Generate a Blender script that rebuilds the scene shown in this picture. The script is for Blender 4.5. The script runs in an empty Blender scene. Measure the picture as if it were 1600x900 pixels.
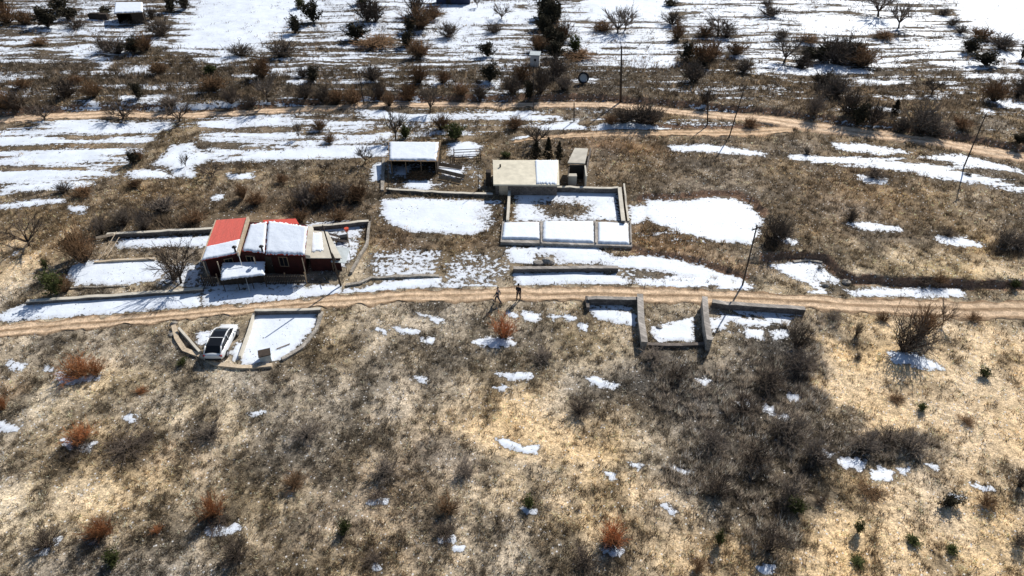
import bpy, bmesh, math, random
import numpy as np
from mathutils import Vector, Matrix
R = math.radians
random.seed(11)
sc = bpy.context.scene
COL = sc.collection

# ------------------------------------------------------------------ camera, sky, sun, exposure
CAM_H, PITCH, FPX = 40.0, R(37.5), 1067.0        # metres, below horizontal, focal length in 1600-px units
cam = bpy.data.cameras.new('camera'); camo = bpy.data.objects.new('camera', cam); COL.objects.link(camo)
camo.location = (0, 0, CAM_H); camo.rotation_euler = (math.pi/2 - PITCH, 0, 0)
cam.sensor_width = 36; cam.lens = 36*FPX/1600; cam.clip_start = .5; cam.clip_end = 8000
sc.camera = camo
SUN_EL, SUN_AZ = R(38), R(31)                    # azimuth clockwise from +Y (sun beyond the scene, to the right)
w = bpy.data.worlds.new('World'); sc.world = w; w.use_nodes = True
wn = w.node_tree.nodes; wl = w.node_tree.links
sky = wn.new('ShaderNodeTexSky'); sky.sky_type = 'NISHITA'; sky.sun_disc = False
sky.sun_elevation = SUN_EL; sky.sun_rotation = SUN_AZ; sky.air_density = 1.0; sky.dust_density = .6; sky.ozone_density = 2
wl.new(sky.outputs[0], wn['Background'].inputs[0]); wn['Background'].inputs[1].default_value = .08
sun = bpy.data.lights.new('sun', 'SUN'); suno = bpy.data.objects.new('sun', sun); COL.objects.link(suno)
sun.energy = 5.0; sun.angle = R(.5); sun.color = (1, .955, .88)
sd = Vector((math.sin(SUN_AZ)*math.cos(SUN_EL), math.cos(SUN_AZ)*math.cos(SUN_EL), math.sin(SUN_EL)))
suno.rotation_euler = sd.to_track_quat('Z', 'Y').to_euler(); suno.location = (60, 100, 80)
vs = sc.view_settings; vs.view_transform = 'Standard'; vs.look = 'None'; vs.gamma = 1; vs.use_curve_mapping = False
vs.exposure = .08

# ------------------------------------------------------------------ maths helpers
def P(px, py, z=0.0):
    """point of the photograph at absolute height z"""
    a = (px-800)/FPX; b = (450-py)/FPX
    dy = math.cos(PITCH)+b*math.sin(PITCH); dz = -math.sin(PITCH)+b*math.cos(PITCH)
    t = (z-CAM_H)/dz
    return Vector((a*t, dy*t, z))
def zdepth(x, y, z=0): return y*math.cos(PITCH)+(CAM_H-z)*math.sin(PITCH)

def hsh(ix, iy, s):
    n = (ix.astype(np.int64)*374761393 + iy.astype(np.int64)*668265263 + s*1442695041) & 0xffffffff
    n = ((n ^ (n >> 13))*1274126177) & 0xffffffff
    n = (n ^ (n >> 16)) & 0xffffff
    return n/float(0xffffff)*2-1
def vnoise(x, y, s=0):
    ix = np.floor(x); iy = np.floor(y); fx = x-ix; fy = y-iy
    fx = fx*fx*(3-2*fx); fy = fy*fy*(3-2*fy)
    a = hsh(ix, iy, s); b = hsh(ix+1, iy, s); c = hsh(ix, iy+1, s); d = hsh(ix+1, iy+1, s)
    return (a*(1-fx)+b*fx)*(1-fy)+(c*(1-fx)+d*fx)*fy
def fbm(x, y, s=0, o=4):
    r = 0; a = .5
    for k in range(o):
        r = r+a*vnoise(x, y, s+k*17); x = x*2.03+3.1; y = y*2.03-1.7; a *= .5
    return r
def sstep(t): t = np.clip(t, 0, 1); return t*t*(3-2*t)

def poly_sd(poly, X, Y):
    """signed distance, + inside; evaluated only near the polygon (elsewhere -99)"""
    p = np.array(poly, float); out = np.full(X.shape, -99.0)
    m = (X > p[:,0].min()-5) & (X < p[:,0].max()+5) & (Y > p[:,1].min()-8) & (Y < p[:,1].max()+8)
    if not m.any(): return out
    x = X[m]; y = Y[m]; d = np.full(x.shape, 1e9); ins = np.zeros(x.shape, bool)
    n = len(p)
    for i in range(n):
        ax, ay = p[i]; bx, by = p[(i+1) % n]
        ex, ey = bx-ax, by-ay; L = ex*ex+ey*ey+1e-9
        t = np.clip(((x-ax)*ex+(y-ay)*ey)/L, 0, 1)
        d = np.minimum(d, np.hypot(x-ax-t*ex, y-ay-t*ey))
        c = ((ay > y) != (by > y))
        if abs(by-ay) > 1e-9: ins ^= c & (x < (bx-ax)*(y-ay)/(by-ay)+ax)
    out[m] = np.where(ins, d, -d)
    return out
def line_sd(pts, X, Y):
    """signed distance to an open polyline running left to right: + on the far side; and distance past its ends"""
    best = np.full(X.shape, 1e9); sg = np.zeros(X.shape); past = np.zeros(X.shape)
    n = len(pts)-1
    for i in range(n):
        ax, ay = pts[i]; bx, by = pts[i+1]; ex, ey = bx-ax, by-ay; L2 = ex*ex+ey*ey; L = math.sqrt(L2)
        tr = ((X-ax)*ex+(Y-ay)*ey)/L2; t = np.clip(tr, 0, 1)
        d = np.hypot(X-ax-t*ex, Y-ay-t*ey); k = d < best
        best = np.where(k, d, best); cr = (ex*(Y-ay)-ey*(X-ax))/L
        sg = np.where(k, np.sign(cr), sg)
        pp = np.zeros(X.shape)
        if i == 0: pp = np.maximum(pp, -tr*L)
        if i == n-1: pp = np.maximum(pp, (tr-1)*L)
        past = np.where(k, pp, past)
    return best*sg, past

W2 = lambda l: [tuple(P(a, b)[:2]) for a, b in l]
# roads: far edge and near edge as seen in the photograph
NEAR_UP = [(-260,520),(-80,512),(0,507),(120,497),(250,487),(350,479),(440,472),(540,460),(640,453),(740,449),(850,446),(960,447),(1080,452),(1200,457),(1300,461),(1400,463),(1500,466),(1600,470),(1700,474),(1900,484)]
NEAR_LO = [(-260,548),(-80,536),(0,530),(120,518),(250,505),(350,494),(440,487),(540,480),(640,475),(740,472),(850,472),(960,473),(1080,475),(1200,481),(1300,486),(1400,491),(1500,497),(1600,504),(1700,512),(1900,530)]
FAR_UP = [(-250,190),(-100,184),(0,181),(100,176),(200,173),(300,175),(400,170),(560,162),(700,160),(830,158),(950,161),(1050,167),(1150,176),(1250,187),(1350,200),(1450,214),(1540,230),(1620,243),(1800,272)]
FAR_LO = [(-250,204),(-100,197),(0,193),(100,187),(200,184),(300,184),(400,178),(560,170),(700,169),(830,167),(950,170),(1050,178),(1150,189),(1250,203),(1350,217),(1450,230),(1540,244),(1620,257),(1800,288)]
BR_UP = [(800,221),(840,213),(900,208),(980,203),(1060,201),(1130,199),(1190,199),(1236,198)]
BR_LO = [(800,225),(840,220),(900,216),(980,213),(1060,212),(1130,212),(1190,212),(1240,208)]
ROADS = [(NEAR_UP, NEAR_LO), (FAR_UP, FAR_LO), (BR_UP, BR_LO)]
ROADPOLY = [W2(u)+W2(l)[::-1] for u, l in ROADS]
# earth banks: (line in the photograph, left to right, height, how far the rise carries on behind)
BANKS = [
 ([(-200,181),(0,178),(200,170),(300,172),(400,167),(560,159),(700,157),(830,155),(950,158),(1050,164),(1150,173),(1250,184),(1350,197),(1450,211),(1540,227),(1700,254)], .75, 14),
 ([(930,386),(985,390),(1010,399),(1050,402),(1085,409),(1120,420),(1165,433)], .35, 5),
 ([(1196,408),(1240,403),(1286,406),(1304,424),(1330,438),(1400,443),(1480,445),(1560,449),(1700,455)], .7, 6),
 ([(1000,312),(1060,309),(1120,303),(1150,305),(1176,317),(1192,338)], .45, 4),
 ([(960,198),(1040,198),(1120,197),(1200,197)], .3, 3),
]
BANKW = [(W2(l), h, c) for l, h, c in BANKS]
FLATS = [W2(l) for l in [
 [(0,515),(0,485),(110,395),(150,355),(340,325),(590,325),(590,470),(300,500)],
 [(595,205),(770,205),(1000,225),(1000,395),(600,450)],
 [(255,500),(400,478),(515,478),(500,560),(400,590),(270,560)],
 [(900,452),(1275,460),(1275,550),(990,555),(900,520)]]]
def H(X, Y):
    X = np.asarray(X, float); Y = np.asarray(Y, float)
    f = np.zeros(X.shape)
    for pl in FLATS: f = np.maximum(f, sstep((poly_sd(pl, X, Y)+3)/3.0))
    near = np.clip((60-Y)/30, .3, 1)
    z = (1-f)*(.45*fbm(X/13, Y/13, 5, 3) + .16*near*fbm(X/2.2, Y/2.2, 9, 3))
    z = z-np.clip(44-Y, 0, 60)*.0
    for pts, h, c in BANKW:
        m = (Y < 160) & (Y > 30)
        d, past = line_sd(pts, X, Y)
        d = d + .35*fbm(X/1.6, Y/1.6, 31, 2)
        up = sstep((d+.1)/.7)*np.exp(-(np.clip(d, 0, None)/c)**2)*np.exp(-(np.clip(past, 0, None)/2.5)**2)
        z = z+np.where(m, h*up, 0)
    return z
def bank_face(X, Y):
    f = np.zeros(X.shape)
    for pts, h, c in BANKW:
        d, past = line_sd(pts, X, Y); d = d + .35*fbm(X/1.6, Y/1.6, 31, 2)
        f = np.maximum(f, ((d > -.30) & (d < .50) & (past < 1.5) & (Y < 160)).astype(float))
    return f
def Hs(x, y): return float(H(np.array([x]), np.array([y]))[0])
def G(px, py, up=0.0):
    z = 0.0
    for k in range(5):
        p = P(px, py, z+up); z = .5*z+.5*Hs(p.x, p.y) if k else Hs(p.x, p.y)
    p = P(px, py, z+up); p.z = Hs(p.x, p.y)+up
    return p

# ------------------------------------------------------------------ materials
def new_mat(n):
    m = bpy.data.materials.new(n); m.use_nodes = True
    return m, m.node_tree.nodes, m.node_tree.links, m.node_tree.nodes['Principled BSDF']
def N(nodes, t, **k):
    n = nodes.new(t)
    for a, b in k.items(): setattr(n, a, b)
    return n
def math_(nodes, links, op, a, b=None):
    n = nodes.new('ShaderNodeMath'); n.operation = op
    for i, v in enumerate((a, b)):
        if v is None: continue
        if isinstance(v, (int, float)): n.inputs[i].default_value = v
        else: links.new(v, n.inputs[i])
    return n.outputs[0]
def maprange(nodes, links, v, a, b, c=0, d=1, smooth=False):
    n = nodes.new('ShaderNodeMapRange'); links.new(v, n.inputs[0])
    if smooth: n.interpolation_type = 'SMOOTHSTEP'
    for i, q in enumerate((a, b, c, d)): n.inputs[i+1].default_value = q
    return n.outputs[0]
def noise(nodes, links, vec, sc_, det=4, ro=.55):
    n = nodes.new('ShaderNodeTexNoise'); n.inputs['Scale'].default_value = sc_; n.inputs['Detail'].default_value = det
    n.inputs['Roughness'].default_value = ro
    if vec is not None: links.new(vec, n.inputs['Vector'])
    return n.outputs['Fac']
def mixc(nodes, links, f, a, b, bt='MIX'):
    n = nodes.new('ShaderNodeMix'); n.data_type = 'RGBA'; n.blend_type = bt
    for i, v in ((0, f), (6, a), (7, b)):
        if isinstance(v, (int, float)): n.inputs[i].default_value = v
        elif isinstance(v, tuple): n.inputs[i].default_value = (*v, 1) if len(v) == 3 else v
        else: links.new(v, n.inputs[i])
    return n.outputs[2]
def simple(name, col, rough=.85, var=.35, scale=3.0, bump=.02, metal=0.0, dark=None, stretch=None, coat=0):
    """weathered surface: colour broken up by two noises, small bump"""
    m, n, l, b = new_mat(name)
    tc = n.new('ShaderNodeTexCoord'); v = tc.outputs['Object']
    if stretch:
        mp = n.new('ShaderNodeMapping'); mp.inputs['Scale'].default_value = stretch; l.new(v, mp.inputs[0]); v = mp.outputs[0]
    a = noise(n, l, v, scale, 6, .65); c = noise(n, l, v, scale*.22, 3)
    f = maprange(n, l, a, .3, .7, 1-var, 1+var*.6); g = maprange(n, l, c, .3, .7, 1-var*.5, 1+var*.4)
    f = math_(n, l, 'MULTIPLY', f, g)
    vm = n.new('ShaderNodeVectorMath'); vm.operation = 'SCALE'; vm.inputs[0].default_value = col; l.new(f, vm.inputs['Scale'])
    l.new(vm.outputs[0], b.inputs['Base Color'])
    b.inputs['Roughness'].default_value = rough; b.inputs['Metallic'].default_value = metal
    b.inputs['Specular IOR Level'].default_value = .3 if not coat else .5
    b.inputs['Coat Weight'].default_value = coat
    if bump:
        bp = n.new('ShaderNodeBump'); bp.inputs['Distance'].default_value = bump; bp.inputs['Strength'].default_value = .8
        l.new(a, bp.inputs['Height']); l.new(bp.outputs[0], b.inputs['Normal'])
    return m
def blade_mat(name, trans=.45):
    m, n, l, b = new_mat(name)
    at = N(n, 'ShaderNodeAttribute', attribute_name='tint')
    b.inputs['Roughness'].default_value = 1; b.inputs['Specular IOR Level'].default_value = .05
    l.new(at.outputs['Color'], b.inputs['Base Color'])
    t = n.new('ShaderNodeBsdfTranslucent'); l.new(at.outputs['Color'], t.inputs[0])
    mx = n.new('ShaderNodeMixShader'); mx.inputs[0].default_value = trans
    l.new(b.outputs[0], mx.inputs[1]); l.new(t.outputs[0], mx.inputs[2]); l.new(mx.outputs[0], n['Material Output'].inputs[0])
    return m
def twig_mat(name, col, trans=.0, var=.4):
    m, n, l, b = new_mat(name)
    oi = n.new('ShaderNodeObjectInfo'); tc = n.new('ShaderNodeTexCoord')
    a = noise(n, l, tc.outputs['Object'], 6, 3)
    f = maprange(n, l, a, .3, .7, 1-var, 1+var)
    g = maprange(n, l, oi.outputs['Random'], 0, 1, .75, 1.3)
    f = math_(n, l, 'MULTIPLY', f, g)
    vm = n.new('ShaderNodeVectorMath'); vm.operation = 'SCALE'; vm.inputs[0].default_value = col; l.new(f, vm.inputs['Scale'])
    l.new(vm.outputs[0], b.inputs['Base Color']); b.inputs['Roughness'].default_value = .95; b.inputs['Specular IOR Level'].default_value = .1
    if trans:
        t = n.new('ShaderNodeBsdfTranslucent'); l.new(vm.outputs[0], t.inputs[0])
        mx = n.new('ShaderNodeMixShader'); mx.inputs[0].default_value = trans
        l.new(b.outputs[0], mx.inputs[1]); l.new(t.outputs[0], mx.inputs[2]); l.new(mx.outputs[0], n['Material Output'].inputs[0])
    return m
SNOW_C = (.80, .86, .95)
M = {}
M['snow'] = simple('snow', SNOW_C, .55, .05, 2.5, .05)
M['concrete'] = simple('weathered concrete', (.42, .38, .34), .9, .35, 2.2)
def jointed(m, w_=.40, h_=.20, dark=.45):
    n = m.node_tree.nodes; l = m.node_tree.links; b = n['Principled BSDF']; src = b.inputs['Base Color'].links[0].from_socket
    pos = n.new('ShaderNodeNewGeometry').outputs['Position']; sx = n.new('ShaderNodeSeparateXYZ'); l.new(pos, sx.inputs[0])
    cx = n.new('ShaderNodeCombineXYZ'); l.new(math_(n, l, 'ADD', sx.outputs[0], sx.outputs[1]), cx.inputs[0]); l.new(sx.outputs[2], cx.inputs[1])
    br = n.new('ShaderNodeTexBrick'); br.inputs['Scale'].default_value = 1; br.inputs['Brick Width'].default_value = w_; br.inputs['Row Height'].default_value = h_
    br.inputs['Mortar Size'].default_value = .018; br.inputs['Color1'].default_value = (1.15, 1.15, 1.15, 1); br.inputs['Color2'].default_value = (.72, .72, .72, 1); br.inputs['Mortar'].default_value = (dark, dark, dark, 1)
    l.new(cx.outputs[0], br.inputs['Vector']); l.new(mixc(n, l, 1.0, src, br.outputs['Color'], 'MULTIPLY'), b.inputs['Base Color']); return m
jointed(M['concrete']); 
M['block'] = simple('shade darkened blockwork', (.20, .17, .15), .95, .45, 3, .04)  # blockwork colour lowered to hold the shade on wall faces
jointed(M['block'])
M['pale'] = simple('pale rendered concrete', (.62, .57, .48), .9, .2, 1.4)
M['cream'] = simple('cream concrete slab', (.74, .68, .54), .9, .2, 1.2)
M['stone'] = simple('grey rubble stone', (.40, .36, .31), .95, .6, 6, .08)
M['redroof'] = simple('red sheet roof', (.60, .075, .05), .6, .18, 3, .01, stretch=(6, .6, 1))
M['redwall'] = simple('dark red plaster', (.055, .014, .011), .9, .4, 2)
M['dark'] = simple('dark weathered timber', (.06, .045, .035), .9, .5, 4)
M['wood'] = simple('grey brown timber', (.30, .21, .13), .9, .4, 5)
M['board'] = simple('bleached boards', (.62, .50, .36), .9, .3, 6)
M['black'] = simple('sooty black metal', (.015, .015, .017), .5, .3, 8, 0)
M['snowy'] = M['snow']
M['tarp'] = simple('pale grey sheet', (.50, .55, .56), .6, .2, 2)
M['glass'] = simple('dark glass', (.012, .013, .016), .08, .1, 3, 0)
M['paint'] = simple('white car paint', (.78, .79, .80), .3, .05, 2, 0, coat=.6)
M['rubber'] = simple('black rubber', (.02, .02, .02), .8, .2, 8, 0)
M['steel'] = simple('dull steel', (.4, .4, .42), .4, .2, 5, 0, metal=.8)
M['redlamp'] = simple('red lamp plastic', (.45, .02, .02), .3, .1, 5, 0)
M['redpaint'] = simple('red paint', (.65, .09, .04), .5, .2, 5, 0)
M['frame'] = simple('white window frame', (.7, .68, .64), .6, .1, 5, 0)
M['bluewall'] = simple('dark blue plaster', (.05, .06, .10), .9, .3, 2)
M['skin'] = simple('skin', (.55, .33, .24), .6, .1, 8, 0)
M['cloth1'] = simple('dark slate cloth', (.05, .06, .08), .95, .3, 20, 0)
M['cloth2'] = simple('black cloth', (.02, .02, .024), .95, .3, 20, 0)
M['jeans'] = simple('dark denim', (.035, .045, .075), .95, .3, 20, 0)
M['hair'] = simple('dark hair', (.015, .01, .008), .7, .3, 20, 0)
M['blade'] = blade_mat('dry grass blades')
M['bark'] = twig_mat('dark bark', (.075, .055, .042))
M['twig_dark'] = twig_mat('dark bare twigs', (.11, .085, .066))
M['twig_grey'] = twig_mat('grey bare twigs', (.19, .155, .125))
M['twig_brown'] = twig_mat('brown bare twigs', (.20, .12, .065))
M['twig_rust'] = twig_mat('rust orange twigs', (.50, .24, .11), .4)
M['leaf_dark'] = twig_mat('dark evergreen needles', (.048, .042, .027), .1)
M['leaf_olive'] = twig_mat('olive green leaves', (.075, .085, .03), .2)

# ------------------------------------------------------------------ object helpers
def tag(o, label=None, cat=None, group=None, kind=None):
    if label: o['label'] = label
    if cat: o['category'] = cat
    if group: o['group'] = group
    if kind: o['kind'] = kind
    return o
def empty(name, loc, rz=0, label=None, cat=None, group=None):
    o = bpy.data.objects.new(name, None); COL.objects.link(o); o.location = loc; o.rotation_euler = (0, 0, rz)
    o.empty_display_size = .3
    return tag(o, label, cat, group)
def link(name, me, mat=None, parent=None):
    if mat is not None: me.materials.append(mat)
    o = bpy.data.objects.new(name, me); COL.objects.link(o)
    if parent is not None:
        o.parent = parent
    return o
class MB:
    """collects shapes in WORLD space; build() puts them under a parent"""
    def __init__(s): s.v = []; s.f = []
    def add(s, vs_, fs_):
        b = len(s.v); s.v += [tuple(v) for v in vs_]; s.f += [tuple(b+i for i in f) for f in fs_]; return s
    def box(s, c, sx, sy, sz, rz=0, rx=0, ry=0):
        m = Matrix.Translation(c) @ Matrix.Rotation(rz, 4, 'Z') @ Matrix.Rotation(ry, 4, 'Y') @ Matrix.Rotation(rx, 4, 'X')
        vs_ = [m @ Vector((x*sx/2, y*sy/2, z*sz/2)) for x in (-1, 1) for y in (-1, 1) for z in (-1, 1)]
        return s.add(vs_, [(0,1,3,2),(4,6,7,5),(0,4,5,1),(2,3,7,6),(0,2,6,4),(1,5,7,3)])
    def prism(s, top, bot):
        n = len(top)
        return s.add(list(top)+list(bot), [tuple(range(n)), tuple(range(2*n-1, n-1, -1))]+[(i, n+i, n+(i+1) % n, (i+1) % n) for i in range(n)])
    def bar(s, a, b, r0, r1=None, n=8):
        r1 = r0 if r1 is None else r1; a = Vector(a); b = Vector(b); d = (b-a).normalized()
        u = d.orthogonal().normalized(); v_ = d.cross(u)
        A = [a+r0*(math.cos(2*math.pi*i/n)*u+math.sin(2*math.pi*i/n)*v_) for i in range(n)]
        B = [b+r1*(math.cos(2*math.pi*i/n)*u+math.sin(2*math.pi*i/n)*v_) for i in range(n)]
        return s.add(A+B, [tuple(range(n-1, -1, -1)), tuple(range(n, 2*n))]+[(i, (i+1) % n, n+(i+1) % n, n+i) for i in range(n)])
    def build(s, name, mat, parent=None, bevel=0, smooth=False, local=False):
        me = bpy.data.meshes.new(name)
        vv = s.v
        if parent is not None and not local:
            inv = Matrix.LocRotScale(parent.location, parent.rotation_euler, parent.scale).inverted()
            vv = [tuple(inv @ Vector(v)) for v in vv]
        me.from_pydata(vv, [], s.f); me.update()
        bm = bmesh.new(); bm.from_mesh(me); bmesh.ops.recalc_face_normals(bm, faces=bm.faces); bm.to_mesh(me); bm.free()
        if smooth: me.polygons.foreach_set('use_smooth', [True]*len(me.polygons))
        o = link(name, me, mat, parent)
        if bevel:
            md = o.modifiers.new('bevel', 'BEVEL'); md.width = bevel; md.segments = 2; md.limit_method = 'ANGLE'
        return o
def lerp(a, b, t): return a+(b-a)*t
def quad_pt(q, u, v):
    """q: back-left, back-right, front-right, front-left; u across, v from back (0) to front (1)"""
    return lerp(lerp(q[0], q[1], u), lerp(q[3], q[2], u), v)
def down(pts, d): return [Vector((p.x, p.y, p.z-d)) for p in pts]
def flatz(pts, z): return [Vector((p.x, p.y, z)) for p in pts]
def slab(pts, t, name, mat, parent, bevel=0):
    m = MB(); m.prism(pts, down(pts, t)); return m.build(name, mat, parent, bevel)
def snow_quad(q, name, parent, t=.14, seed=1, holes=0, nx=34, ny=22, rag=.03):
    """snow blanket with a rounded, slightly ragged rim lying on a roof plane"""
    rnd = random.Random(seed); me = MB(); top = []; bot = []
    W = (q[1]-q[0]).length; D = (q[3]-q[0]).length
    for j in range(ny+1):
        for i in range(nx+1):
            u = i/nx; v = j/ny
            e = min(u*W, (1-u)*W, v*D, (1-v)*D)
            uu = u; vv = v
            if i in (0, nx): uu += rnd.uniform(-rag, rag)*.5
            if j in (0, ny): vv += rnd.uniform(-rag, rag)
            p = quad_pt(q, uu, vv)
            k = min(1, e/.25); k = math.sqrt(max(0, 1-(1-k)**2))
            z = .02+(t-.02)*k+(.03*float(fbm(np.array([p.x*1.3]), np.array([p.y*1.3]), seed, 3)[0]) if k > .5 else 0)
            top.append(Vector((p.x, p.y, p.z+max(.015, z)))); bot.append(Vector((p.x, p.y, p.z-.003)))
    n = (nx+1)*(ny+1); F = []
    for j in range(ny):
        for i in range(nx):
            a = j*(nx+1)+i; F.append((a, a+nx+1, a+nx+2, a+1))
    rim = [i for i in range(nx+1)]+[(j)*(nx+1)+nx for j in range(1, ny+1)]+[ny*(nx+1)+i for i in range(nx-1, -1, -1)]+[j*(nx+1) for j in range(ny-1, 0, -1)]
    bb = n; rb = [bot[i] for i in rim]; L = len(rim)
    F += [(rim[i], rim[(i+1) % L], bb+(i+1) % L, bb+i) for i in range(L)]+[tuple(bb+i for i in range(L))]
    me.add(top+rb, F)
    return me.build(name, M['snow'], parent, smooth=True)

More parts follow.
